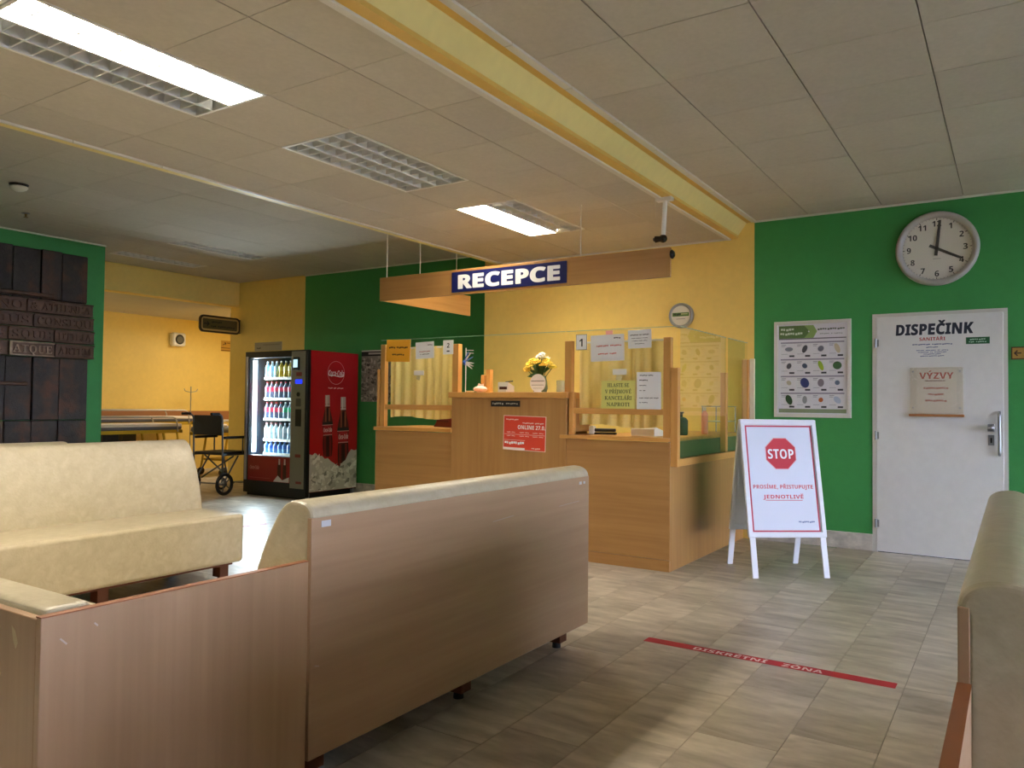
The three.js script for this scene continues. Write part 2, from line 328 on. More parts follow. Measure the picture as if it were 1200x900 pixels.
// door
{
  const d = thing('door_1'); d.userData.kind = 'structure'; d.position.set(-0.5375, 0, ZB);
  mesh('door_frame', extrude([[-0.4925, 0], [-0.4925, 2.03], [0.4925, 2.03], [0.4925, 0], [0.452, 0], [0.452, 1.992], [-0.452, 1.992], [-0.452, 0]], 0.03), flat(0xcdcbc2, 0.5), d).position.z = -0.022;
  mesh('door_leaf', bx(-0.46, 0.462, 0.008, 2.0, -0.036, 0.012, { r: 0.004 }), std({ map: paint([222, 221, 216], 0.04), roughness: 0.42 }), d);
  for (const y of [1.78, 0.99, 0.243]) { mesh('hinge', [cyl(0.009, 0.009, 0.075, -0.466, y, 0.014, 10), bx(-0.466, -0.44, y - 0.03, y + 0.03, 0.0125, 0.0145)], M.steel, d); }
  mesh('threshold', bx(-0.46, 0.46, -0.003, 0.004, -0.3, 0.0), M.black, d);
  const pl = mesh('handle_plate', bx(0.352, 0.4, 1.045, 1.105, 0.012, 0.018, { r: 0.003 }), M.steel, d);
  mesh('knob', [cyl(0.011, 0.011, 0.045, 0.376, 1.075, 0.038, 12, 'z'), lathe([[0, 0], [0.02, 0.004], [0.026, 0.016], [0.02, 0.028], [0, 0.032]], 16).rotateX(Math.PI / 2).translate(0.376, 1.075, 0.055)], M.steel, pl);
  const lp = mesh('lock_plate', bx(0.354, 0.398, 0.935, 1.02, 0.012, 0.018, { r: 0.003 }), M.steel, d);
  mesh('keyhole', bx(0.37, 0.382, 0.955, 0.995, 0.0182, 0.0192), M.black, lp);
  const lever = mesh('pull_handle', tube([[0.432, 0.86, 0.01], [0.432, 0.88, 0.045], [0.432, 1.18, 0.045], [0.432, 1.2, 0.01]], 0.011, { seg: 20 }), M.steel, d);
  const txt = printed(1024, 512, (g, w, h) => {
    fill(g, '#deddd8', 0, 0, w, h);
    g.fillStyle = g.strokeStyle = '#1d2535'; g.lineWidth = 10; g.lineJoin = 'round'; g.font = 'bold 200px sans-serif'; g.textAlign = 'center'; g.textBaseline = 'middle'; { const k = 970 / g.measureText('DISPEČINK').width; g.save(); g.translate(512, 128); g.transform(k, 0, -0.06, 1, 0, 0); g.fillText('DISPEČINK', 0, 0); g.strokeText('DISPEČINK', 0, 0); g.restore(); }
    g.fillStyle = '#b02a2a'; fitText(g, 'SANITÁŘI', 500, 262, 60, 330);
    g.fillStyle = '#3a4a78'; blurredLine(g, 'xxxxxxxxx-xxxxxxxxxx', 500, 336, 26, 500); blurredLine(g, 'xxxxxxx', 500, 376, 22, 150);
    g.fillStyle = '#54608a'; ['xxxxxx-xxxxxxxx-xx-xxxxx', 'xxxxxxxx-xx-xxxxxxxxx', 'xxxxxxxxx', 'xxxxxxxxxxx'].forEach((t, i) => blurredLine(g, t, 500, 418 + i * 26, 20, [400, 360, 220, 300][i]));
  });
  const pt = mesh('door_lettering', new THREE.PlaneGeometry(0.6, 0.31), txt, d); pt.position.set(-0.03, 1.805, 0.0126);
  sheet('door_sign', 0.165, 0.055, printed(256, 96, (g, w, h) => { fill(g, '#1f5a34', 0, 0, w, h); g.fillStyle = '#bfe0c6'; blurredLine(g, 'xxxxxxx', 128, 32, 30, 170); blurredLine(g, 'xxx-xxxxxx', 128, 66, 26, 190); }), 'small dark green sign with pale lettering on the white door', 'sign', [-0.25, 1.777, ZB + 0.0165]);
}

// ---------------------------------------------------------------- ceiling lamps
function ceilingLamp(r, y, litRows, label, group) {
  const [x0, x1, z0, z1] = r, w = x1 - x0, l = z1 - z0, o = thing('ceiling_lamp', label, 'ceiling lamp', [(x0 + x1) / 2, y, (z0 + z1) / 2], 0, group);
  const W = w / 2 - 0.004, L = l / 2 - 0.004, t = 0.016, D = 0.0135;
  mesh('rim', extrude(rect(-W, W, -L, L), 0.014, { holes: [rect(-W + t, W - t, -L + t, L - t)] }).rotateX(Math.PI / 2).translate(0, 0.011, 0), M.white, o);
  const hous = M.lampInside ??= flat(0xe4e6e6, 0.3);
  mesh('housing', [bx(-W, W, 0.1, 0.11, -L, L), bx(-W, -W + 0.006, 0.012, 0.1, -L, L), bx(W - 0.006, W, 0.012, 0.1, -L, L), bx(-W, W, 0.012, 0.1, -L, -L + 0.006), bx(-W, W, 0.012, 0.1, L - 0.006, L)], hous, o);
  const rows = w > 0.45 ? 4 : 2, rw = (2 * (W - t)) / rows, inner = W - t;
  for (let k = 1; k < rows; k++) mesh('long_blade', extrude([[-0.007, 0], [0.007, 0], [0.002, 0.1], [-0.002, 0.1]], 2 * (L - t)).translate(-inner + k * rw, 0.0, -(L - t)), hous, o);
  const n = 11, geo = extrude([[-0.004, 0.004], [0.004, 0.004], [0.0012, 0.046], [-0.0012, 0.046]], 2 * inner).rotateY(Math.PI / 2);
  for (let k = 1; k <= n; k++) { const b = mesh('cross_blade', geo, hous, o); b.position.set(-inner, 0, -L + t + k * 2 * (L - t) / (n + 1)); }
  for (let k = 0; k < rows; k++) {
    const x = -inner + (k + 0.5) * rw, on = litRows.includes(k);
    mesh('tube', cyl(0.016, 0.016, 2 * L - 0.05, x, 0.074, 0, 14, 'z'), on ? (M.tubeOn ??= std({ color: 0xffffff, emissive: new THREE.Color().setRGB(1.0, 0.9, 0.72), emissiveIntensity: 22, roughness: 0.4 })) : (M.tubeOff ??= flat(0xd8dad6, 0.3)), o);
  }
  if (litRows.length) {
    const a = Math.min(...litRows), b = Math.max(...litRows) + 1, light = new THREE.RectAreaLight(LAMP, LAMP_POWER, (b - a) * rw - 0.01, 2 * (L - t) - 0.01);
    light.position.set(-inner + (a + b) / 2 * rw, 0.054, 0);   // just under the tubes, above the louvre blades
    light.rotation.x = -Math.PI / 2; o.add(light); light.name = 'lamp_light';
  }
  return o;
}
ceilingLamp(midLamps[0], HM, [2, 3], 'lit ceiling lamp just cut by the top left corner of the photo', 'louvred lamps of the lowered ceiling');
ceilingLamp(midLamps[1], HM, [2, 3], 'long louvred ceiling lamp at upper left, lit along one half', 'louvred lamps of the lowered ceiling');
ceilingLamp(midLamps[2], HM, [], 'unlit louvred ceiling lamp between the two lit ones', 'louvred lamps of the lowered ceiling');
ceilingLamp(midLamps[3], HM, [0, 1], 'half lit louvred ceiling lamp above the reception sign', 'louvred lamps of the lowered ceiling');
ceilingLamp(leftLamps[0], HL, [], 'unlit louvred lamp of the left ceiling, nearer the green back wall', 'unlit lamps of the left ceiling');
ceilingLamp(leftLamps[1], HL, [], 'unlit louvred lamp of the left ceiling beside the corridor opening', 'unlit lamps of the left ceiling');
// corridor lamps (one shows behind the hanging direction sign)
for (const [z, lab] of [[-8.85, 'lit corridor ceiling lamp behind the framed direction sign'], [-4.0, 'lit corridor ceiling lamp above the patient trolleys']]) {
  const o = thing('corridor_lamp', lab, 'ceiling lamp', [z < -7 ? -10.72 : -11.0, 2.672, z], 0, 'corridor lamps');
  mesh('casing', bx(-0.16, 0.16, -0.05, 0, -0.62, 0.62, { r: 0.01 }), M.white, o);
  mesh('diffuser', bx(-0.14, 0.14, -0.056, -0.049, -0.6, 0.6), std({ color: 0xffffff, emissive: new THREE.Color().setRGB(1, 0.88, 0.62), emissiveIntensity: 4 }), o);
  const li = new THREE.RectAreaLight(LAMP, 14, 0.28, 1.2); li.position.y = -0.06; li.rotation.x = -Math.PI / 2; o.add(li);
}
// smoke detector and sprinkler
{
  const o = thing('smoke_detector', 'round white smoke detector with a dark base on the left ceiling', 'smoke detector', [-7.07, HL, -3.22]);
  mesh('base', cyl(0.062, 0.075, 0.025, 0, -0.0125, 0, 24), M.black, o);
  mesh('dome', lathe([[0, -0.06], [0.03, -0.058], [0.058, -0.044], [0.07, -0.026], [0.068, -0.02], [0, -0.02]], 24), M.white, o);
  const s = thing('ceiling_sprinkler', 'small brass sprinkler head on the left ceiling near the relief', 'sprinkler', [-8.1, HL, -3.76]);
  mesh('rosette', lathe([[0, -0.012], [0.03, -0.008], [0.04, 0], [0, 0]], 18), M.steel, s);
  mesh('head', [cyl(0.008, 0.012, 0.03, 0, -0.025, 0, 10), cyl(0.022, 0.02, 0.004, 0, -0.042, 0, 14)], flat(0x8a7040, 0.4, 0.7), s);
}

// ---------------------------------------------------------------- benches
// local frame: wood back in the plane x=0 facing +x, seat towards -x, length along -z from z=0
const cushionOutline = (yTop) => {
  const s = new THREE.Shape();
  s.moveTo(-0.018, 0.43); s.lineTo(-0.30, 0.43); s.bezierCurveTo(-0.285, 0.56, -0.235, 0.72, -0.165, yTop - 0.075); s.bezierCurveTo(-0.13, yTop - 0.015, -0.1, yTop, -0.07, yTop);
  s.bezierCurveTo(-0.035, yTop, -0.012, yTop - 0.01, -0.008, yTop - 0.032); s.lineTo(-0.018, yTop - 0.05); s.lineTo(-0.018, 0.43); return s;
};
function bench(label, x, z, turn, len, yTop, group, marks = false) {
  const o = thing('waiting_bench', label, 'bench', [x, 0, z], turn, group);
  const back = mesh('back_panel', bx(-0.02, 0, 0.115, yTop - 0.036, -len, 0, { r: 0.003, grain: 'z', ou: rr(0, 1), ov: rr(0, 1) }), M.benchWood, o);
  const cg = extrude(cushionOutline(yTop), len - 0.03, { bevel: 0.014, seg: 3, curve: 14 }).translate(-0.006, 0, -len + 0.015);
  mesh('back_cushion', metreUV(cg.index ? cg.toNonIndexed() : cg, 'z'), M.leather, o);
  mesh('seat_cushion', bx(-0.78, -0.03, 0.125, 0.452, -len, 0, { r: 0.028, seg: 3 }), M.leather, o);
  mesh('seat_board', bx(-0.72, -0.03, 0.105, 0.13, -len + 0.05, -0.05), M.legWood, o);
  for (const f of [0.06, 0.5, 0.94]) for (const lx of [-0.68, -0.12]) {
    const leg = mesh('leg', bx(lx - 0.04, lx + 0.04, 0.03, 0.108, -len * f - 0.035, -len * f + 0.035, { r: 0.004, seg: 1 }), M.legWood, o);
    mesh('foot', cyl(0.022, 0.02, 0.032, lx, 0.016, -len * f, 14), M.black, leg);
  }
  if (marks) {
    for (const [dz, y, w, h] of [[-0.06, yTop - 0.058, 0.04, 0.02], [-1.775, yTop - 0.066, 0.026, 0.014], [-1.815, yTop - 0.066, 0.02, 0.012]]) mesh('sticker_rest', bx(0.0002, 0.0014, y - h / 2, y + h / 2, dz - w / 2, dz + w / 2), flat(0xc9cbd0, 0.5), back);
    for (const [dz, y, L, a] of [[-1.08, 0.735, 0.16, 0.05], [-1.66, 0.74, 0.2, 0.03], [-0.03, 0.4, 0.02, -0.3]]) { const s = mesh('scratch', new THREE.BoxGeometry(0.001, 0.003, L), flat(0xb8a496, 0.6), back); s.position.set(0.0006, y, dz); s.rotation.x = a; }
  }
  return o;
}
bench('long bench with its scratched wooden back to the viewer, in front of the reception counter', -1.832, -1.70, 0, 1.87, 0.897, 'waiting room benches', true);
bench('beige upholstered bench facing the viewer below the dark relief wall', -5.24, -3.53, Math.PI, 1.9, 0.925, 'waiting room benches');
bench('bench mostly hidden behind the back of the beige facing bench', -5.262, -0.88, 0, 1.88, 0.93, 'waiting room benches');
bench('beige bench at the right edge, its rounded backrest receding towards the white door', -0.09, -3.53, Math.PI, 1.9, 0.9, 'waiting room benches');

// low corner benches with a wooden end panel, back towards the viewer (local: end panel at x=0, length along -x, back at z=0)
function cornerBench(label, x, z, sx, len) {
  const o = thing('corner_bench', label, 'bench', [x, 0, z], 0, 'low corner benches');
  const B = (a, b, y0, y1, z0, z1, opt) => sx > 0 ? bx(-b, -a, y0, y1, z0, z1, opt) : bx(a, b, y0, y1, z0, z1, opt);
  const p = mesh('end_panel', B(0, 0.022, 0.1, 0.73, -0.785, 0, { r: 0.003, grain: 'y', ou: rr(0, 1) }), M.benchWood, o);
  mesh('panel_edging', B(-0.0005, 0.0225, 0.7295, 0.7325, -0.786, 0.0, {}), M.benchEdge, p);
  const bk = mesh('back_panel', B(0.022, len, 0.1, 0.726, -0.022, 0, { r: 0.003, grain: 'y', ou: 0.4 }), M.benchWood, o);
  mesh('back_cushion', B(0.024, len, 0.42, 0.742, -0.135, -0.02, { r: 0.022, seg: 3 }), M.leather, o);
  mesh('seat_cushion', B(0.024, len, 0.15, 0.45, -0.76, -0.12, { r: 0.028, seg: 3 }), M.leather, o);
  mesh('seat_board', B(0.03, len - 0.02, 0.115, 0.152, -0.72, -0.03), M.legWood, o);
  for (const lx of [0.1, len - 0.1]) for (const lz of [-0.68, -0.1]) { const g = mesh('leg', B(lx - 0.04, lx + 0.04, 0, 0.118, lz - 0.035, lz + 0.035, { r: 0.004, seg: 1 }), M.legWood, o); }
  if (sx > 0) {
    for (const [dz, y, L, a] of [[-0.05, 0.668, 0.022, -0.8], [-0.125, 0.69, 0.012, -0.8]]) { const s = mesh('scratch', new THREE.BoxGeometry(0.001, 0.004, L), flat(0xc6b4a8, 0.6), p); s.position.set(0.0006, y, dz); s.rotation.x = a; }
    const s = mesh('chipped_spot', extrude([[0, 0], [0.016, -0.01], [0.03, -0.035], [0.02, -0.05], [0.008, -0.03]], 0.0008), flat(0xcdbb96, 0.7), bk); s.position.set(-0.13, 0.695, 0.0003);
  }
  return o;
}
cornerBench('low bench end in the lower left corner, beige top inside a brown wooden panel', -1.832, -0.905, 1, 2.0);
cornerBench('wooden end panel in the lower right corner beside the beige backrest', -0.09, -0.83, -1, 1.9);

// ---------------------------------------------------------------- reception counter
const ZC = -5.46;
{
  const o = thing('reception_counter', 'wooden reception counter with a raised middle and glass screens', 'counter');
  const W = (n, a, b, y0, y1, z0, z1, opt = {}, m = M.wood) => mesh(n, bx(a, b, y0, y1, z0, z1, { r: 0.003, seg: 1, ...opt }), m, o);
  W('front_panel', -5.05, -4.157, 0.09, 0.965, ZC - 0.03, ZC, { grain: 'x', ou: 0.2 });
  W('front_panel', -4.155, -3.01, 0.0, 1.275, ZC - 0.03, ZC + 0.004, { grain: 'y', ou: 0.7 });
  W('front_panel', -3.008, -2.137, 0.088, 0.952, ZC - 0.03, ZC, { grain: 'x', ov: 0.33 });
  W('plinth', -5.045, -4.157, 0, 0.084, ZC - 0.03, ZC - 0.004, { grain: 'x' });
  W('plinth', -3.008, -2.139, 0, 0.083, ZC - 0.03, ZC - 0.003, { grain: 'x', ou: 0.5 });
  W('counter_top', -5.06, -4.15, 0.97, 1.002, ZC - 0.7, ZC + 0.02, { grain: 'x' }, M.woodEdge);
  W('counter_top', -3.06, -2.14, 0.957, 0.985, ZC - 0.7, ZC + 0.02, { grain: 'x' }, M.woodEdge);
  W('raised_top', -4.175, -2.995, 1.277, 1.325, ZC - 0.42, ZC + 0.03, { grain: 'x' }, M.woodEdge);
  for (const x of [-4.155, -3.036]) W('riser_side', x, x + 0.026, 1.004, 1.276, ZC - 0.42, ZC - 0.031);
  W('riser_back', -4.13, -3.036, 0.6, 1.276, ZC - 0.42, ZC - 0.4);
  W('end_panel', -5.05, -5.025, 0, 0.97, -6.2, ZC - 0.031);
  W('side_panel', -2.165, -2.137, 0, 0.775, ZB + 0.002, ZC - 0.031, { grain: 'y', ou: 0.15 });
  W('side_reflection_panel', -2.165, -2.14, 0.776, 0.955, ZB + 0.002, ZC - 0.031, {}, flat(0x666b4a, 0.4));  // olive colour paints in the green wall reflected in the side glass
  W('side_worktop', -2.85, -2.14, 0.957, 0.985, ZB + 0.002, ZC - 0.701, { grain: 'x' }, M.woodEdge);
  W('side_rail', -2.135, -2.088, 0.775, 0.83, ZB + 0.002, ZC - 0.06, { grain: 'z' }, M.woodEdge);
  // posts and bars
  const post = (a, b, y0, y1, z0, z1) => W('post', a, b, y0, y1, z0, z1, { grain: 'y', ou: rr(0, 1) }, M.woodEdge);
  post(-5.052, -5.022, 1.003, 1.54, ZC - 0.06, ZC - 0.012);
  post(-5.01, -4.955, 1.003, 1.772, ZC - 0.06, ZC - 0.012);
  post(-4.165, -4.1, 1.326, 1.75, ZC - 0.07, ZC - 0.012);
  post(-3.035, -2.972, 1.326, 1.735, ZC - 0.06, ZC - 0.012); post(-2.994, -2.955, 0.986, 1.326, ZC - 0.06, ZC - 0.012);
  post(-2.198, -2.14, 0.986, 1.735, ZC - 0.06, ZC - 0.012);
  post(-2.137, -2.082, 0.775, 1.505, ZC - 0.06, ZC - 0.006);
  post(-2.137, -2.088, 0.832, 1.515, -6.68, -6.62);
  post(-2.14, -2.075, 0.832, 1.66, ZB + 0.002, ZB + 0.06);
  W('edge_strip', -2.074, -2.03, 0.84, 1.67, ZB + 0.002, ZB + 0.03, {}, flat(0xe6dcc0, 0.5));
  W('screen_bar', -4.955, -4.166, 1.165, 1.21, ZC - 0.055, ZC - 0.015, { grain: 'x' }, M.woodEdge);
  W('screen_bar', -2.955, -2.199, 1.155, 1.2, ZC - 0.055, ZC - 0.015, { grain: 'x' }, M.woodEdge);
  W('curtain_rail', -4.955, -4.166, 1.728, 1.742, ZC - 0.1, ZC - 0.086, {}, M.white);
  W('curtain_rail', -2.972, -2.199, 1.716, 1.73, ZC - 0.1, ZC - 0.086, {}, M.white);
  // glass
  const pane = (a, b, y0, y1, z) => { const p = mesh('glass_pane', new THREE.PlaneGeometry(b - a, y1 - y0), M.glass, o); p.position.set((a + b) / 2, (y0 + y1) / 2, z); mesh('glass_edge', bx(-(b - a) / 2, (b - a) / 2, (y1 - y0) / 2 - 0.001, (y1 - y0) / 2 + 0.003, -0.003, 0.003), M.glassEdge, p); };
  pane(-5.0, -4.11, 1.21, 1.81, ZC - 0.008); pane(-4.1, -3.03, 1.326, 1.81, ZC - 0.008); pane(-3.02, -2.09, 1.2, 1.81, ZC - 0.008);
  for (const [z0, z1] of [[-6.6, ZC - 0.06], [ZB + 0.07, -6.66]]) {
    const p = mesh('glass_pane', new THREE.PlaneGeometry(z1 - z0, 0.98).rotateY(Math.PI / 2), M.glassTint, o); p.position.set(-2.084, 1.325, (z0 + z1) / 2);
    mesh('glass_edge', bx(-0.003, 0.003, 0.488, 0.493, -(z1 - z0) / 2, (z1 - z0) / 2), M.glassEdge, p);
  }
}
// curtains behind the glass
function curtain(x0, x1, y0, y1, label) {
  const nx = 90, ny = 10, w = x1 - x0, h = y1 - y0, g = new THREE.PlaneGeometry(w, h, nx, ny), p = g.attributes.position, ph = rr(0, 6);
  for (let i = 0; i < p.count; i++) {
    const u = p.getX(i) / w + 0.5, v = p.getY(i) / h + 0.5;
    p.setZ(i, 0.019 * Math.sin(u * 44 + ph + Math.sin(u * 9) * 1.5) * (0.65 + 0.35 * (1 - v)) + 0.006 * Math.sin(u * 17 + v * 2));
    if (v < 0.05) p.setY(i, p.getY(i) + 0.012 * Math.sin(u * 7));
  }
  g.computeVertexNormals();
  const m = mesh('curtain', g, M.curtain); m.position.set((x0 + x1) / 2, (y0 + y1) / 2, ZC - 0.095);
  return tag(m, label, 'curtain', 'counter curtains');
}
curtain(-4.95, -4.17, 1.09, 1.745, 'pale yellow curtain behind the left counter window, below the orange notice');
curtain(-2.95, -2.205, 1.06, 1.732, 'pale yellow curtain behind the right counter window with green lettering');

// notices on the glass
const paperLines = (head, lines, { bg = '#e9e9ea', hc = '#333', lc = '#777' } = {}) => (g, w, h) => {
  fill(g, bg, 0, 0, w, h); g.fillStyle = hc; if (head) blurredLine(g, head, w / 2, h * 0.16, h * 0.1, w * 0.8);
  lines.forEach((s, i) => { g.fillStyle = s[1] ?? lc; blurredLine(g, s[0], (s[3] ?? 0.5) * w, h * (s[4] ?? (0.34 + i * 0.14)), h * (s[5] ?? 0.09), w * (s[2] ?? 0.75)); });
};
const ZP = ZC - 0.002;
sheet('notice', 0.29, 0.205, printed(384, 272, paperLines('', [['xxxxx-xxxxxxxxx', '#3a2a08', 0.78, 0.5, 0.36, 0.13], ['xxxxxxxx', '#3a2a08', 0.5, 0.5, 0.68, 0.12]], { bg: '#f2ac2c' })), 'orange notice on the left counter window', 'notice', [-4.785, 1.708, ZP], 0, { tilt: -0.03 });
sheet('notice', 0.21, 0.15, printed(384, 272, paperLines('', [['xxxx', '#444', 0.25, 0.8, 0.2, 0.1], ['xxxxxxxxx', '#b05050', 0.6, 0.5, 0.58, 0.09], ['x-xxxxxxx', '#777', 0.5, 0.5, 0.74, 0.09]])), 'white notice on the left counter window, between the orange sheet and the figure 2', 'notice', [-4.472, 1.703, ZP], 0, { tilt: 0.03 });
sheet('window_number', 0.112, 0.125, printed(128, 144, (g, w, h) => { fill(g, '#ececec', 0, 0, w, h); g.fillStyle = '#222'; fitText(g, '2', w / 2, h * 0.38, 66); fill(g, '#222', w * 0.36, h * 0.74, w * 0.28, h * 0.08); }), 'white card with the figure 2 on the left counter window', 'card', [-4.206, 1.722, ZP]);
sheet('window_number', 0.098, 0.125, printed(128, 160, (g, w, h) => { fill(g, '#ececec', 0, 0, w, h); g.strokeStyle = '#555'; g.lineWidth = 5; g.strokeRect(3, 3, w - 6, h - 6); g.fillStyle = '#222'; fitText(g, '1', w / 2, h * 0.54, 110); }), 'framed white card with the figure 1 on the right counter window', 'card', [-2.88, 1.72, ZP]);
sheet('notice', 0.287, 0.205, printed(384, 272, paperLines('', [['xxxx', '#333', 0.2, 0.8, 0.14, 0.09], ['xxxxxxxxx-xxxxxxxx', '#c0504c', 0.74, 0.55, 0.42, 0.09], ['xxxxxx-xxxx', '#c0504c', 0.55, 0.5, 0.72, 0.09]])), 'large white notice with red lines on the right counter window', 'notice', [-2.655, 1.668, ZP], 0, { tilt: 0.02 });
sheet('sticky_note', 0.06, 0.035, printed(64, 40, (g, w, h) => fill(g, '#f0a7a7', 0, 0, w, h)), 'pink sticky note above the large white counter notice', 'note', [-2.64, 1.785, ZP - 0.0025]);
sheet('notice', 0.19, 0.14, printed(384, 288, paperLines('', [['xxxxxxxxxx-xxx-xxxxxxxx', '#333', 0.8, 0.5, 0.28, 0.1], ['xxxxxxx-xxxxxxxx-xx-xxxxxxxx', '#666', 0.7, 0.5, 0.46, 0.07], ['x-xxxxxx-xxxxx-xxxxx', '#666', 0.65, 0.5, 0.6, 0.07], ['xxxxxxxx', '#666', 0.4, 0.5, 0.76, 0.07]])), 'small white notice at the upper right of the right counter window', 'notice', [-2.385, 1.728, ZP], 0, { tilt: 0.02 });
sheet('notice', 0.195, 0.28, printed(320, 448, paperLines('', [['xxxxxxxxx-xxxxxx', '#333', 0.55, 0.4, 0.09, 0.05], ['xxxxxxxx', '#222', 0.35, 0.28, 0.22, 0.05], ['xxxxxxxxxx', '#555', 0.3, 0.25, 0.36, 0.04], ['xx-xx', '#555', 0.25, 0.24, 0.5, 0.04], ['xxxxxx-xxxxxx-xxxx-xxxxxx', '#555', 0.8, 0.5, 0.7, 0.045], ['xx-xxxxxxx', '#555', 0.35, 0.28, 0.82, 0.04]])), 'tall white sheet of small print at the lower right of the right counter window', 'notice', [-2.308, 1.336, ZP]);
sheet('lettered_sheet', 0.285, 0.215, printed(512, 384, (g, w, h) => { fill(g, '#dcd879', 0, 0, w, h); g.fillStyle = '#3d4a1c'; ['HLASTE SE', 'V PŘÍJMOVÉ', 'KANCELÁŘI', 'NAPROTI'].forEach((s, i) => fitText(g, s, w / 2, 62 + i * 88, 70, [330, 400, 410, 350][i], 'serif')); }), 'yellow green sheet with dark capital lettering on the right counter window', 'notice', [-2.56, 1.305, ZP]);
for (const [x, y, lab] of [[-2.548, 1.478, 'small white speaking flap on the right counter window'], [-4.535, 1.497, 'small white speaking flap on the left counter window']]) {
  const o = thing('speech_flap', lab, 'flap', [x, y, ZP]);
  mesh('flap', bx(-0.058, 0.058, -0.02, 0.024, -0.003, 0.004, { r: 0.003 }), M.white, o);
  mesh('tape', bx(-0.02, 0.025, -0.062, -0.021, -0.003, 0.0), flat(0xe0d6a2, 0.4), o).rotation.z = -0.25;
}
// plate and poster on the raised front
sheet('name_plate', 0.29, 0.05, printed(512, 88, (g, w, h) => { fill(g, '#1a1714', 0, 0, w, h); g.fillStyle = '#b9b3a6'; blurredLine(g, 'xxxxxx', w * 0.25, h / 2, 50, 200); blurredLine(g, 'xxxxxxxx', w * 0.73, h / 2, 36, 210); }), 'black name plate under the ledge of the raised counter front', 'name plate', [-3.59, 1.228, ZC + 0.0075], 0, { t: 0.004, back: M.black });
sheet('poster', 0.412, 0.287, printed(768, 540, (g, w, h) => {
  fill(g, '#e2452c', 0, 0, w, h); fill(g, '#f2e6de', 0, h - 42, w * 0.52, 42);
  g.fillStyle = '#f6ddd4'; blurredLine(g, 'xxxxxxxxx', 160, 64, 34, 230); blurredLine(g, 'xxxxxxxxx-xxxxxxx', 540, 112, 34, 380);
  g.fillStyle = '#fff'; fitText(g, 'ONLINE 27.0.', 510, 178, 84, 500);
  g.fillStyle = '#f3cbbf'; for (let r = 0; r < 2; r++) for (let c = 0; c < 3; c++) { blurredLine(g, 'xxxxx-xxxx', 140 + c * 245, 262 + r * 56, 26, 150 + c * 20); }
  fill(g, '#f6ddd4', 20, 290, w - 40, 5); fill(g, '#f6ddd4', 20, 380, 380, 5);
  g.fillStyle = '#fff'; blurredLine(g, 'xxxxxxxxx', 210, 428, 76, 360); g.fillStyle = '#f6ddd4'; blurredLine(g, 'xxxxx', 600, 500, 34, 160);
  g.strokeStyle = '#f2d6cc'; g.lineWidth = 10; g.strokeRect(5, 5, w - 10, h - 10);
}), 'red orange poster with white lettering on the raised counter front', 'poster', [-3.4, 0.985, ZC + 0.0065], 0, { tilt: -0.02 });

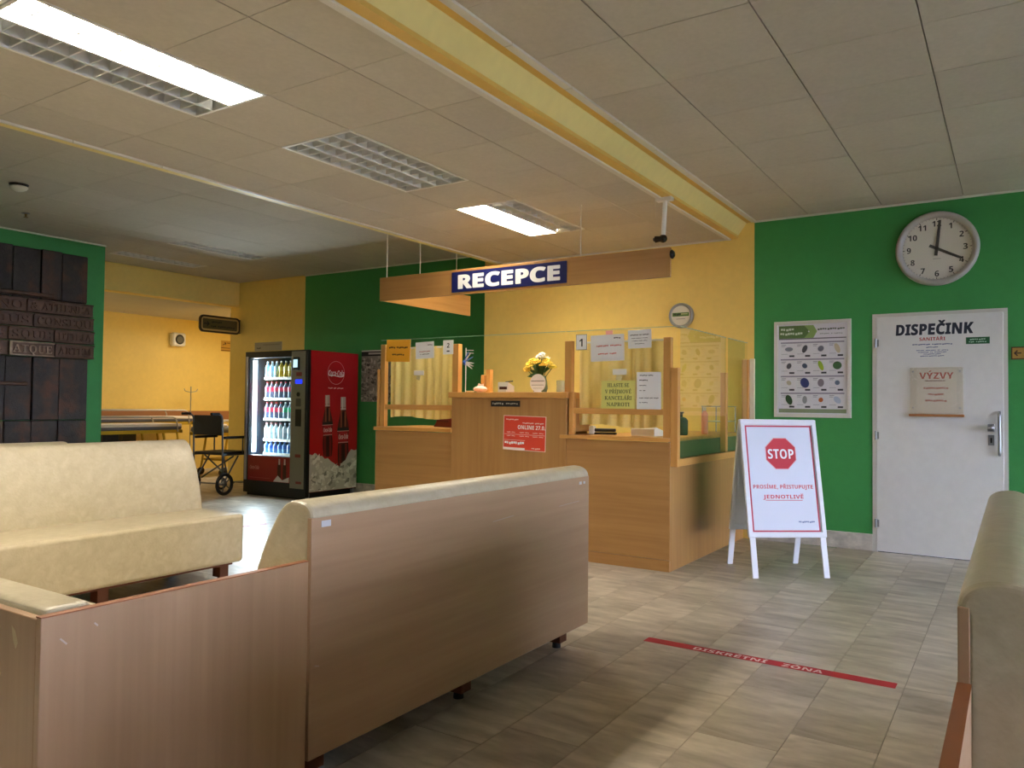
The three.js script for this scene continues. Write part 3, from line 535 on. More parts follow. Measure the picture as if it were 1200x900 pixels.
// things on the counter
{
  // flower arrangement
  const Y = 1.325, o = thing('flower_vase', 'vase of yellow and white flowers on the raised counter', 'flowers', [-3.41, Y, ZC - 0.26]); o.scale.setScalar(1.2);
  mesh('vase', lathe([[0, 0], [0.045, 0], [0.055, 0.03], [0.05, 0.08], [0.042, 0.11], [0.046, 0.12], [0.04, 0.12], [0.036, 0.1], [0, 0.02]], 20), phys({ color: 0x9fb8a0, transmission: 0.5, roughness: 0.2, thickness: 0 }), o);
  const leafM = [flat(0x3c5a22, 0.6), flat(0x55742c, 0.6)], fl = [flat(0xf2d23a, 0.6), flat(0xf1efe4, 0.6), flat(0xe8b820, 0.6)];
  const leaf = extrude([[0, 0], [0.016, 0.03], [0.012, 0.07], [0, 0.1], [-0.012, 0.07], [-0.016, 0.03]], 0.0015);
  for (let k = 0; k < 26; k++) { const m = mesh('leaf', leaf, leafM[k % 2], o); m.position.set(rr(-0.02, 0.02), 0.1 + rr(0, 0.06), rr(-0.02, 0.02)); m.rotation.set(rr(-0.6, 0.6), rr(0, 6.3), rr(-1.5, 1.5)); }
  const petals = []; for (let k = 0; k < 9; k++) petals.push(new THREE.SphereGeometry(1, 8, 6).scale(0.017, 0.006, 0.009).translate(0.017, 0.003, 0).rotateY(k * Math.PI * 2 / 9), new THREE.SphereGeometry(1, 8, 6).scale(0.012, 0.005, 0.007).rotateZ(0.6).translate(0.011, 0.01, 0).rotateY(k * Math.PI * 2 / 9 + 0.3));
  const fg = mergeGeometries(petals);
  [[-0.09, 0.2, 0.01, 0], [-0.05, 0.225, 0.03, 0], [0, 0.215, 0.05, 2], [0.045, 0.225, 0.0, 0], [0.085, 0.205, 0.03, 0], [0.01, 0.265, 0.0, 1], [-0.02, 0.255, -0.02, 1], [0.06, 0.19, 0.06, 2], [-0.06, 0.185, 0.05, 0], [0.1, 0.18, 0, 0], [0.03, 0.24, -0.03, 1], [-0.1, 0.165, 0.02, 2]].forEach(([x, y, z, k]) => {
    const f = mesh('flower', fg, fl[k], o); f.position.set(x, y, z); f.rotation.set(0.5 + rr(-0.3, 0.3), rr(0, 6), -x * 4);
    mesh('stem', bar([0, 0, 0], [-x * 0.75, 0.09 - y, -z * 0.75], 0.0025, 6), leafM[0], o).position.set(x, y, z);
  });
  const d = thing('round_sign', 'round white standing sign in front of the flower vase', 'sign', [-3.35, Y, ZC - 0.12]);
  mesh('disc', cyl(0.075, 0.075, 0.006, 0, 0.078, 0, 32, 'z'), M.white, d);
  mesh('print', new THREE.CircleGeometry(0.072, 32), printed(160, 160, (g, w, h) => { fill(g, '#e6e4e2', 0, 0, w, h); fill(g, '#555', 10, 58, 140, 7); fill(g, '#777', 14, 96, 132, 5); fill(g, '#999', 30, 126, 100, 4); }), d).position.set(0, 0.078, 0.0035);
  mesh('foot', bx(-0.03, 0.03, 0, 0.008, -0.02, 0.02, { r: 0.003 }), M.white, d);
  const j = thing('glass_jar', 'small glass jar beside the flowers on the raised counter', 'jar', [-3.175, Y, ZC - 0.2]);
  mesh('glass', lathe([[0, 0], [0.033, 0], [0.036, 0.01], [0.036, 0.1], [0.033, 0.1], [0.033, 0.012], [0, 0.008]], 20), phys({ color: 0xeef2e6, transmission: 0.7, roughness: 0.15, thickness: 0 }), j);
  mesh('filling', cyl(0.03, 0.03, 0.05, 0, 0.037, 0, 16), flat(0xa09a58, 0.8), j);
  const b = thing('card_box', 'white cardboard dispenser with a dark slot on the raised counter', 'box', [-3.645, Y + 0.001, ZC - 0.088], 0.0);
  mesh('box_body', extrude([[-0.05, 0], [0.05, 0], [0.05, 0.05], [-0.05, 0.085]], 0.1).rotateY(Math.PI / 2).translate(-0.05, 0, 0), M.white, b);
  mesh('slot', bx(-0.035, 0.04, 0.022, 0.046, 0.046, 0.0515), flat(0x52241c, 0.6), b);
  mesh('tongue', bx(0.02, 0.048, 0.0, 0.02, 0.05, 0.075), M.white, b);
  mesh('pen', bar([-0.02, 0.088, -0.02], [0.06, 0.094, -0.01], 0.005, 8), flat(0x3a3a34, 0.5), b);
  const w = thing('wooden_holder', 'pair of wooden posts standing behind the raised counter', 'holder', [-3.99, Y, ZC - 0.3]);
  mesh('post', bx(-0.055, -0.015, 0, 0.16, -0.02, 0.02, { r: 0.004 }), M.woodEdge, w);
  mesh('post', bx(0.0, 0.045, 0, 0.21, -0.03, 0.02, { r: 0.004 }), M.woodEdge, w);
  const t = thing('tissue_pack', 'small pink tissue pack on the raised counter by the wooden posts', 'tissues', [-3.965, Y, ZC - 0.16]);
  mesh('pack', new THREE.SphereGeometry(1, 20, 12).scale(0.07, 0.028, 0.045).translate(0, 0.029, 0), flat(0xf0cfc0, 0.7), t);
  mesh('tissue', extrude([[-0.03, 0], [0.03, 0], [0.035, 0.03], [0.01, 0.022], [-0.015, 0.034]], 0.006, { bevel: 0.002 }).translate(0, 0.045, 0), flat(0xf4e4da, 0.8), t);
  const p = thing('plate', 'flat cream saucer at the left end of the raised counter', 'saucer', [-4.06, Y, ZC - 0.14]);
  mesh('dish', lathe([[0, 0.003], [0.03, 0.003], [0.045, 0.012], [0.043, 0.014], [0.028, 0.006], [0, 0.006]], 20), flat(0xeee0b0, 0.4), p);
  // blue and white ornament on the post
  const f = thing('pinwheel', 'blue and white paper ornament fixed beside the left counter post', 'ornament', [-4.062, 1.586, ZC - 0.06]);
  mesh('centre', new THREE.SphereGeometry(0.024, 14, 10), flat(0x3f6fc0, 0.5), f);
  const pet = extrude([[0, -0.006], [0.1, -0.002], [0.11, 0.004], [0.02, 0.012]], 0.002);
  for (const [a, m] of [[-0.35, M.white], [-0.6, M.white], [-0.1, M.white], [0.45, flat(0x6f9ad8, 0.5)], [1.1, flat(0x4f7fc8, 0.5)], [0.85, M.white]]) { const q = mesh('petal', pet, m, f); q.rotation.z = a; q.position.z = 0.012; }
  for (const y of [0.085, 0.11]) { const q = mesh('ribbon', bx(0, 0.085, -0.003, 0.003, -0.002, 0.002), M.white, f); q.position.set(0.005, y, 0); q.rotation.z = -0.06; }
  mesh('stick', bar([0.0, -0.02, -0.012], [0.0, 0.13, -0.012], 0.004, 8), M.white, f);
  mesh('stick_lower', bar([0.0, -0.26, -0.012], [0.0, -0.02, -0.012], 0.004, 8), M.white, f);
  // behind the windows
  const YW = 0.985;
  const s = thing('stapler', 'black and white stapler on the desk behind the right counter window', 'stapler', [-2.8, YW, ZC - 0.28], 0.2);
  mesh('base', bx(-0.11, 0.09, 0, 0.018, -0.022, 0.022, { r: 0.006 }), M.black, s);
  mesh('arm', bx(-0.12, 0.085, 0.022, 0.05, -0.02, 0.02, { r: 0.01 }), flat(0x2b2b2b, 0.4), s);
  mesh('cap', bx(-0.135, -0.085, 0.0, 0.07, -0.026, 0.026, { r: 0.01 }), M.white, s);
  const c = thing('card_terminal', 'white card terminal with a dark screen behind the right counter window', 'card terminal', [-2.44, YW, ZC - 0.3], -0.1);
  mesh('body', extrude([[-0.08, 0], [0.08, 0], [0.085, 0.03], [-0.05, 0.062], [-0.08, 0.05]], 0.2, { bevel: 0.004 }).rotateY(Math.PI / 2).translate(-0.1, 0.004, 0), M.white, c);
  mesh('screen', bx(-0.075, 0.03, -0.001, 0.001, -0.022, 0.03), M.black, c).position.set(0, 0.058, 0.02);
  c.children[1].rotation.x = 0.24;
  const r = thing('hand_bag', 'dark red pouch on the desk behind the left counter window', 'pouch', [-4.45, 1.002, ZC - 0.3]);
  mesh('pouch', extrude([[-0.1, 0], [0.1, 0], [0.085, 0.06], [-0.05, 0.07]], 0.07, { bevel: 0.012, seg: 3 }).translate(0, 0.012, -0.035), flat(0x6e2620, 0.6), r);
  mesh('flap', bx(-0.07, 0.07, 0.05, 0.07, 0.05, 0.056, { r: 0.003 }), flat(0x571b17, 0.6), r);
  const q = thing('desk_stand', 'small wooden stand on the desk behind the left counter window', 'stand', [-4.25, 1.002, ZC - 0.22]);
  mesh('base', bx(-0.045, 0.045, 0, 0.012, -0.03, 0.03, { r: 0.003 }), M.woodEdge, q); mesh('upright', bx(-0.02, 0.02, 0.012, 0.085, -0.015, 0.015, { r: 0.003 }), M.woodEdge, q);
  const e = thing('pump_bottle', 'dark green pump bottle on the side worktop behind the glass', 'bottle', [-2.3, YW, -6.12]);
  mesh('bottle', lathe([[0, 0], [0.05, 0], [0.055, 0.01], [0.055, 0.12], [0.04, 0.14], [0.018, 0.15], [0, 0.15]], 20), flat(0x26301e, 0.35), e);
  mesh('pump', [cyl(0.012, 0.012, 0.03, 0, 0.165, 0, 12), bx(-0.075, 0.02, 0.178, 0.192, -0.012, 0.012, { r: 0.004 })], M.black, e);
  const k = thing('pink_bottle', 'slim pink bottle on the side worktop beside the wooden post', 'bottle', [-2.24, YW, -6.52]);
  mesh('bottle', lathe([[0, 0], [0.026, 0], [0.028, 0.01], [0.028, 0.17], [0.012, 0.2], [0, 0.2]], 16), flat(0xe8907c, 0.4), k); mesh('cap', cyl(0.012, 0.012, 0.03, 0, 0.214, 0, 12), M.white, k);
  const gs = thing('glass_shelf', 'small glass shelf on the side worktop by the yellow wall', 'shelf', [-2.27, YW, -7.0]);
  mesh('shelf_top', bx(-0.1, 0.1, 0.235, 0.243, -0.2, 0.2), flat(0x7d8f78, 0.3), gs);
  for (const [sx, sz] of [[-1, -1], [1, -1], [-1, 1], [1, 1]]) mesh('leg', bar([sx * 0.09, 0, sz * 0.19], [sx * 0.09, 0.236, sz * 0.19], 0.006, 8), M.steel, gs);
  mesh('lower_shelf', bx(-0.1, 0.1, 0.1, 0.106, -0.2, 0.2), flat(0x9fb09a, 0.3), gs);
}

// hanging sign board
{
  const o = thing('reception_sign', 'hanging wooden board with the blue RECEPCE sign', 'sign');
  mesh('fascia', bx(-5.025, -2.145, 2.182, 2.402, ZC - 0.03, ZC, { r: 0.002, seg: 1, grain: 'x', ou: 0.1 }), M.wood, o);
  mesh('side_board', bx(-5.025, -4.998, 2.185, 2.402, -6.88, ZC - 0.031, { r: 0.002, seg: 1, grain: 'z' }), M.woodEdge, o);
  const plate = mesh('sign_plate', bx(-4.17, -3.015, 2.202, 2.38, ZC + 0.0005, ZC + 0.005), flat(0x17205e, 0.35), o);
  mesh('lettering', new THREE.PlaneGeometry(1.15, 0.172), printed(1536, 230, (g, w, h) => { fill(g, '#151d5c', 0, 0, w, h); g.fillStyle = '#f4f4f2'; g.strokeStyle = '#f4f4f2'; g.lineWidth = 14; g.lineJoin = 'round'; g.font = 'bold 214px sans-serif'; g.textAlign = 'center'; g.textBaseline = 'alphabetic'; const k = 1400 / g.measureText('RECEPCE').width; g.translate(w / 2, 192); g.scale(k, 1); g.fillText('RECEPCE', 0, 0); g.strokeText('RECEPCE', 0, 0); }, { roughness: 0.35 }), plate).position.set(-3.5925, 2.291, ZC + 0.0056);
  for (const [x, z, y1] of [[-4.95, ZC - 0.015, HL + 0.01], [-4.985, -6.0, HL + 0.01], [-4.985, -6.6, HL + 0.01], [-2.9, ZC - 0.015, HM + 0.005]]) mesh('hanger_rod', bar([x, 2.4, z], [x, y1, z], 0.0045, 8), M.whiteTrim, o);
}
// camera pole on the beam
{
  const o = thing('camera_pole', 'white pole hanging from the yellow beam with a black camera head', 'camera pole', [-2.21, 2.818, -5.6]);
  mesh('mount', bx(-0.1, 0.03, -0.03, 0, -0.03, 0.03, { r: 0.008 }), M.white, o);
  mesh('pole', bar([-0.03, -0.01, 0], [-0.045, -0.29, 0], 0.018, 14), M.white, o);
  const h = mesh('camera_head', [new THREE.SphereGeometry(0.032, 16, 12).translate(-0.046, -0.315, 0), cyl(0.02, 0.026, 0.06, -0.07, -0.32, 0.02, 12, 'x')], M.blackGloss, o);
  mesh('lens', cyl(0.014, 0.014, 0.02, -0.105, -0.32, 0.02, 12, 'x'), M.darkMetal, h);
  mesh('cable', tube([[-0.11, 0.0, 0.0], [-0.115, -0.06, 0], [-0.112, -0.15, 0]], 0.003), M.plain, o);
  const k = thing('round_bell', 'small black round buzzer at the right end of the hanging reception board', 'buzzer', [-2.137, 2.35, ZC - 0.02]);
  mesh('casing', lathe([[0, 0], [0.03, 0], [0.035, 0.012], [0.02, 0.026], [0, 0.028]], 16).rotateZ(-Math.PI / 2).translate(-0.008, 0, 0), M.blackGloss, k);
}

// ---------------------------------------------------------------- right wall things
// clock
{
  const o = thing('wall_clock', 'large round wall clock with a grey rim on the green wall', 'clock', [-0.538, 2.549, ZB]);
  mesh('rim', lathe([[0.252, 0.012], [0.26, 0.05], [0.285, 0.062], [0.303, 0.052], [0.309, 0.02], [0.305, 0.0], [0, 0.0]], 64).rotateX(Math.PI / 2), flat(0xb4b1ac, 0.35), o);
  mesh('dial', new THREE.CircleGeometry(0.266, 64), printed(768, 768, (g, w, h) => {
    fill(g, '#e2ded2', 0, 0, w, h); g.translate(w / 2, h / 2);
    for (let k = 0; k < 60; k++) { g.save(); g.rotate(k * Math.PI / 30); fill(g, '#333', -2, -368, k % 5 ? 3 : 7, k % 5 ? 12 : 26); g.restore(); }
    g.fillStyle = '#1e1e1e'; for (let k = 1; k <= 12; k++) { const a = k * Math.PI / 6; fitText(g, String(k), Math.sin(a) * 298, -Math.cos(a) * 300, 94, undefined, 'sans-serif', 'bold'); }
    g.fillStyle = '#8a8a84'; g.fillRect(-40, 118, 80, 5);
  }, { roughness: 0.5 }), o).position.z = 0.02;
  const hand = (n, len, w, deg, z, tail) => { const m = mesh(n, extrude([[-w, -tail], [w, -tail], [w * 0.8, len], [-w * 0.8, len]], 0.002), flat(0x55534f, 0.4), o); m.position.z = z; m.rotation.z = -deg * Math.PI / 180; };
  hand('minute_hand', 0.235, 0.0125, 6, 0.03, 0.06); hand('hour_hand', 0.2, 0.012, 118, 0.026, 0.06);
  mesh('hub', cyl(0.014, 0.014, 0.012, 0, 0, 0.032, 18, 'z'), M.darkMetal, o);
  mesh('cover_glass', new THREE.CircleGeometry(0.272, 48), M.glass, o).position.z = 0.05;
}
// framed product poster
{
  const o = thing('framed_poster', 'framed poster with a grid of small product pictures on the green wall', 'poster', [-1.526, 1.568, ZB]);
  const w = 0.65, h = 0.862;
  mesh('frame', extrude(rect(-w / 2, w / 2, -h / 2, h / 2), 0.02, { holes: [rect(-w / 2 + 0.024, w / 2 - 0.024, -h / 2 + 0.024, h / 2 - 0.024)], bevel: 0.003 }), flat(0xdcd9d0, 0.35, 0.1), o);
  mesh('poster_sheet', new THREE.PlaneGeometry(w - 0.044, h - 0.044), printed(768, 1040, (g, W, H) => {
    fill(g, '#e6e3ea', 0, 0, W, H);
    g.fillStyle = '#5f7f42'; g.beginPath(); g.moveTo(20, 20); g.lineTo(400, 20); g.lineTo(340, 90); g.lineTo(400, 165); g.lineTo(20, 165); g.fill();
    g.fillStyle = '#8fae62'; g.beginPath(); g.moveTo(300, 20); g.lineTo(400, 20); g.lineTo(440, 92); g.lineTo(400, 165); g.lineTo(300, 165); g.lineTo(360, 92); g.fill();
    g.fillStyle = '#dfe8cf'; blurredLine(g, 'xxxxx', 116, 64, 50, 150); blurredLine(g, 'xxxxxxxxx', 160, 114, 50, 250);
    g.fillStyle = '#556052'; blurredLine(g, 'xxxxxxxxxxx', 590, 70, 36, 290); g.fillStyle = '#888'; blurredLine(g, 'xxxxxxx-x-xxxxxx', 590, 122, 16, 240);
    fill(g, '#6a6470', 20, 166, W - 40, 12);
    const cols = ['#8d8fa0', '#4a4c58', '#777b88', '#c9bda0', '#5a5a66', '#44506e', '#8fae2c', '#40603a', '#bdb7a0', '#3b3f7c', '#8a8088', '#6c7892', '#2f5a3c', '#98989c', '#c0622c', '#b7c4d8'];
    for (let r = 0; r < 4; r++) { fill(g, '#9a94a4', 40, 208 + r * 194, W - 80, 16);
      for (let c = 0; c < 4; c++) { const x = 40 + c * 174, y = 224 + r * 194; fill(g, '#e3e1e6', x, y, 168, 168); g.fillStyle = cols[r * 4 + c]; g.beginPath(); g.ellipse(x + 92, y + 66, [44, 26, 30, 58][(r + c) % 4], [24, 46, 34, 26][(r * 2 + c) % 4], (r + c) * 0.4, 0, 7); g.fill(); fill(g, '#8a8894', x + 8, y + 14, 52, 6); fill(g, '#8a8894', x + 8, y + 30, 40, 5); fill(g, '#3c3a44', x + 96, y + 136, 56, 20); fill(g, '#a4a2ac', x + 8, y + 120, 70, 5); } }
    fill(g, '#8c9a78', 20, H - 64, W - 40, 44);
  }, { roughness: 0.5 }), o).position.z = 0.008;
  mesh('cover_glass', new THREE.PlaneGeometry(w - 0.046, h - 0.046), M.glass, o).position.z = 0.014;
}
// leaflet pouch on the door
{
  const o = thing('leaflet_pocket', 'crinkled clear pocket with a red lettered sheet on the white door', 'pocket', [-0.545, 1.17, ZB + 0.012]);
  mesh('shelf', bx(-0.2, 0.2, -0.012, 0.008, 0, 0.05, { r: 0.004 }), flat(0xa9713c, 0.5), o);
  const s = mesh('sheet', new THREE.PlaneGeometry(0.29, 0.36), printed(512, 640, (g, w, h) => { fill(g, '#e4ddcf', 0, 0, w, h); g.fillStyle = '#b8433a'; fitText(g, 'VÝZVY', w / 2, 96, 130, 440); fill(g, '#5a2a22', 110, 165, 260, 12); g.fillStyle = '#b0564a'; ['xxxxxxxxxx', 'xxxxx', 'xxxxxxxx'].forEach((t, i) => blurredLine(g, t, w / 2 - 4, 280 + i * 92, 52, [320, 200, 280][i])); }), o); s.position.set(0, 0.2, 0.012);
  const g = new THREE.PlaneGeometry(0.385, 0.385, 24, 24), p = g.attributes.position; for (let i = 0; i < p.count; i++) p.setZ(i, 0.006 * fbm(p.getX(i) + 0.5, p.getY(i) + 0.5, 7, 7, 3) + 0.005 * Math.sin(p.getX(i) * 40 + p.getY(i) * 22)); g.computeVertexNormals();
  mesh('pocket_back', bx(-0.192, 0.192, 0.006, 0.396, 0.0005, 0.006), flat(0xd9d3c6, 0.3), o);
  const f = mesh('plastic_front', g, phys({ color: 0xf8f5ee, transmission: 0.85, roughness: 0.14, thickness: 0, side: THREE.DoubleSide }), o); f.position.set(0, 0.2, 0.026);
  for (const [x, y] of [[-0.17, 0.36], [0.17, 0.36], [-0.17, 0.06], [0.17, 0.06]]) mesh('pin', cyl(0.007, 0.007, 0.034, x, y, 0.02, 10, 'z'), M.steel, o);
}
// small brown and gold direction sign at the right edge
{
  const o = sheet('direction_sign', 0.26, 0.1, printed(384, 148, (g, w, h) => { fill(g, '#4b2e14', 0, 0, w, h); fill(g, '#a8823c', 12, 12, w - 24, h - 24); g.strokeStyle = '#3a2410'; g.lineWidth = 14; g.beginPath(); g.moveTo(100, 74); g.lineTo(34, 74); g.moveTo(62, 44); g.lineTo(34, 74); g.lineTo(62, 104); g.stroke(); g.fillStyle = '#3a2410';  }), 'brown and gold arrow sign right of the white door', 'sign', [0.106, 1.667, ZB + 0.02], 0, { t: 0.018, back: flat(0x5b3a1a, 0.5) });
}
// round wall disc over the counter
{
  const o = thing('round_wall_clock', 'small round wall disc with a green band above the counter', 'wall disc', [-2.745, 2.11, ZB]);
  mesh('rim', lathe([[0.095, 0.03], [0.1, 0.045], [0.112, 0.05], [0.122, 0.038], [0.124, 0.0], [0, 0.0]], 40).rotateX(Math.PI / 2), flat(0x9a9a94, 0.35, 0.4), o);
  mesh('face', new THREE.CircleGeometry(0.1, 40), printed(256, 256, (g, w, h) => { fill(g, '#ddd9c8', 0, 0, w, h); fill(g, '#4d7a26', 20, 92, 216, 46); g.fillStyle = '#22301a'; blurredLine(g, 'xxxxx', 84, 115, 50, 100); fill(g, '#b7c48a', 130, 104, 90, 12); fill(g, '#777', 70, 168, 116, 6); }), o).position.z = 0.034;
}
// A-frame stop sign
{
  const FL = [-1.587, -5.617], u = [0.8, -0.6], n = [-0.6, -0.8];           // width direction, backwards direction
  const o = thing('sandwich_board', 'white folding sandwich board with a red STOP octagon', 'sandwich board', [FL[0] + u[0] * 0.2915 + n[0] * 0.2525, 0, FL[1] + u[1] * 0.2915 + n[1] * 0.2525], Math.atan2(0.6, 0.8));
  const Wd = 0.583, H = 1.118, S = 0.2525, ang = Math.atan2(S, H), LL = Math.hypot(S, H), alu = flat(0xd3d8de, 0.3, 0.25), white = flat(0xe6eaf2, 0.4);
  for (const side of [1, -1]) {
    const leafG = new THREE.Group(); leafG.name = side > 0 ? 'front_leaf' : 'rear_leaf'; o.add(leafG);
    leafG.position.set(0, H, 0); leafG.rotation.order = 'YXZ'; leafG.rotation.y = side > 0 ? 0 : Math.PI; leafG.rotation.x = -ang;   // hangs down and forwards from the hinge
    const y0 = -LL + 0.29;
    mesh('frame', extrude(rect(-Wd / 2 + 0.006, Wd / 2 - 0.006, y0, 0.0), 0.018, { holes: [rect(-Wd / 2 + 0.03, Wd / 2 - 0.03, y0 + 0.03, -0.03)], bevel: 0.005 }), side > 0 ? white : alu, leafG);
    mesh('back_plate', bx(-Wd / 2 + 0.02, Wd / 2 - 0.02, y0 + 0.01, -0.01, 0, 0.006), alu, leafG);
    for (const s of [-1, 1]) { mesh('leg', bx(s * (Wd / 2 - 0.03) - 0.021, s * (Wd / 2 - 0.03) + 0.021, -LL, y0 + 0.01, 0.002, 0.018, { r: 0.003 }), white, leafG); }
    const t = side > 0 ? printed(640, 960, (g, w, h) => {
      fill(g, '#dfe4f2', 0, 0, w, h); g.strokeStyle = '#c0425a'; g.lineWidth = 14; g.strokeRect(16, 14, w - 32, h - 26);
      const cx = w / 2 + 6, cy = 262, R = 150; g.fillStyle = '#c92c3c'; g.beginPath(); for (let k = 0; k < 8; k++) g.lineTo(cx + R * Math.cos(Math.PI / 8 + k * Math.PI / 4), cy + R * Math.sin(Math.PI / 8 + k * Math.PI / 4)); g.fill(); g.strokeStyle = '#e8a4ac'; g.lineWidth = 6; g.closePath(); g.stroke();
      g.fillStyle = '#f4f2f4'; fitText(g, 'STOP', cx, cy + 4, 118, 250);
      g.fillStyle = '#cf4a5e'; fitText(g, 'PROSÍME, PŘISTUPUJTE', w / 2, 560, 46, 560); fitText(g, 'JEDNOTLIVĚ', w / 2, 648, 46, 370); fill(g, '#cf4a5e', 150, 676, 340, 5);
      g.fillStyle = '#7c8cb4'; blurredLine(g, 'xxxxxxxxx', w - 130, 868, 26, 150);
    }) : flat(0xcdd0d6, 0.4);
    mesh('poster', new THREE.PlaneGeometry(Wd - 0.062, -y0 - 0.062), t, leafG).position.set(0, y0 / 2, 0.0095);
  }
  mesh('hinge_bar', bx(-Wd / 2 + 0.008, Wd / 2 - 0.008, H - 0.008, H + 0.012, -0.022, 0.022, { r: 0.006 }), white, o);
}
// floor tapes
{
  const t1 = printed(2048, 128, (g, w, h) => { fill(g, '#c3202f', 0, 0, w, h); g.fillStyle = '#f3d9d9'; fitText(g, 'DISKRÉTNÍ', 760, 68, 96, 640, 'sans-serif', 'bold'); fitText(g, 'ZÓNA', 1360, 68, 96, 320); fill(g, '#8d1420', 330, 0, 1260, 7); fill(g, '#8d1420', 330, h - 7, 1260, 7); });
  const o = thing('floor_tape', 'red floor tape with white DISKRÉTNÍ ZÓNA lettering in front of the counter', 'floor tape', [-1.038, 0.0004, -3.836], -0.012);
  mesh('strip', new THREE.PlaneGeometry(1.185, 0.078).rotateX(-Math.PI / 2).translate(0, 0.0006, 0), t1, o);
  const p = thing('floor_tape', 'short red floor tape near the drinks machine', 'floor tape', [-6.33, 0.0004, -5.15], 1.42);
  mesh('strip', bx(-0.45, 0.12, 0, 0.0008, -0.035, 0.035), flat(0xb5303c, 0.5), p);
}

// ---------------------------------------------------------------- vending machine
const VX0 = -8.588, VX1 = -7.408, VZ = -6.76, VB = -7.65, VH = 1.878;
{
  const o = thing('vending_machine', 'black and red drinks vending machine with a lit glass front', 'vending machine');
  const red = flat(0xb01018, 0.35), blk = M.black;
  const wx0 = -8.505, wx1 = -7.7, wy0 = 0.525, wy1 = 1.8;
  // cabinet shell
  mesh('cabinet', [bx(VX0, VX1 - 0.006, VH - 0.04, VH, VB, VZ - 0.05), bx(VX0, VX0 + 0.03, 0.1, VH - 0.04, VB, VZ - 0.05), bx(VX1 - 0.036, VX1 - 0.006, 0.1, VH - 0.04, VB, VZ - 0.05), bx(VX0, VX1 - 0.006, 0.1, VH - 0.04, VB, VB + 0.03), bx(VX0, VX1 - 0.006, 0.08, 0.12, VB, VZ - 0.05)], blk, o);
  mesh('plinth', bx(VX0 + 0.04, VX1 - 0.05, 0.0, 0.085, VB + 0.04, VZ - 0.03), blk, o);
  for (const x of [VX0 + 0.05, VX1 - 0.03]) for (const z of [VB + 0.05, VZ - 0.06]) mesh('foot', cyl(0.02, 0.026, 0.085, x, 0.0425, z, 12), M.steel, o);
  const door = mesh('door', extrude([[VX0, 0.04], [VX1, 0.04], [VX1, VH], [VX0, VH]], 0.05, { holes: [rect(wx0, wx1, wy0, wy1)], bevel: 0.003 }).translate(0, 0, VZ - 0.053), blk, o);
  mesh('silver_strip', bx(VX0 + 0.012, VX0 + 0.06, 0.2, VH - 0.06, VZ - 0.002, VZ + 0.006, { r: 0.003 }), flat(0x9aa0b8, 0.3, 0.6), door);
  mesh('glass', new THREE.PlaneGeometry(wx1 - wx0, wy1 - wy0).translate((wx0 + wx1) / 2, (wy0 + wy1) / 2, VZ - 0.02), M.glass, door);
  const low = mesh('lower_panel', bx(-8.495, -7.7, 0.2, 0.52, VZ - 0.002, VZ + 0.005), red, door);
  mesh('lower_print', new THREE.PlaneGeometry(0.785, 0.312).translate(-8.0975, 0.36, VZ + 0.0056), printed(640, 256, (g, w, h) => {
    fill(g, '#8e0f18', 0, 0, w, h); g.fillStyle = '#c98a88'; fitText(g, 'Coca-Cola', 100, 120, 54, 150, 'serif', 'italic bold'); fill(g, '#a8484a', 20, 226, 330, 6);
    for (const x of [478, 560]) { g.fillStyle = '#3a0a0c'; g.beginPath(); g.moveTo(x, 20); g.lineTo(x + 28, 20); g.lineTo(x + 40, 110); g.lineTo(x + 40, 240); g.lineTo(x - 14, 240); g.lineTo(x - 14, 110); g.fill(); fill(g, '#c9b4ae', x + 2, 16, 24, 60); }
    g.fillStyle = '#d7d2ce'; g.beginPath(); g.moveTo(400, 256); g.lineTo(470, 190); g.lineTo(540, 236); g.lineTo(640, 200); g.lineTo(640, 256); g.fill();
  }, { roughness: 0.35 }), low);
  const panel = mesh('control_panel', bx(-7.692, -7.44, 0.14, VH - 0.012, VZ - 0.001, VZ + 0.006, { r: 0.003 }), flat(0x8f8a78, 0.4, 0.25), door);
  mesh('card_reader', bx(-7.645, -7.535, 1.625, 1.79, VZ + 0.005, VZ + 0.03, { r: 0.012 }), blk, panel);
  mesh('reader_screen', bx(-7.63, -7.555, 1.66, 1.76, VZ + 0.0295, VZ + 0.032, { r: 0.001 }), std({ color: 0x202830, emissive: 0xbfe8f4, emissiveIntensity: 0.7 }), panel);
  mesh('display', bx(-7.615, -7.49, 1.455, 1.51, VZ + 0.005, VZ + 0.009), std({ color: 0x05081c, emissive: 0x2538ff, emissiveIntensity: 0.8 }), panel);
  mesh('red_print', bx(-7.6, -7.5, 1.55, 1.6, VZ + 0.005, VZ + 0.007), flat(0x8a3a34, 0.5), panel);
  mesh('coin_slot', cyl(0.028, 0.028, 0.01, -7.555, 1.322, VZ + 0.008, 18, 'z'), blk, panel);
  mesh('keypad', bx(-7.6, -7.51, 1.17, 1.27, VZ + 0.005, VZ + 0.009, { r: 0.002 }), flat(0x57544a, 0.4), panel);
  mesh('return_flap', bx(-7.605, -7.5, 0.92, 1.135, VZ + 0.005, VZ + 0.009, { r: 0.003 }), blk, panel);
  mesh('red_badge', bx(-7.6, -7.5, 0.53, 0.57, VZ + 0.005, VZ + 0.007), flat(0x8a3a34, 0.5), panel); mesh('red_badge', bx(-7.58, -7.48, 0.2, 0.23, VZ + 0.005, VZ + 0.007), flat(0x8a3a34, 0.5), panel);
  // interior
  const ins = flat(0x3c444c, 0.5);
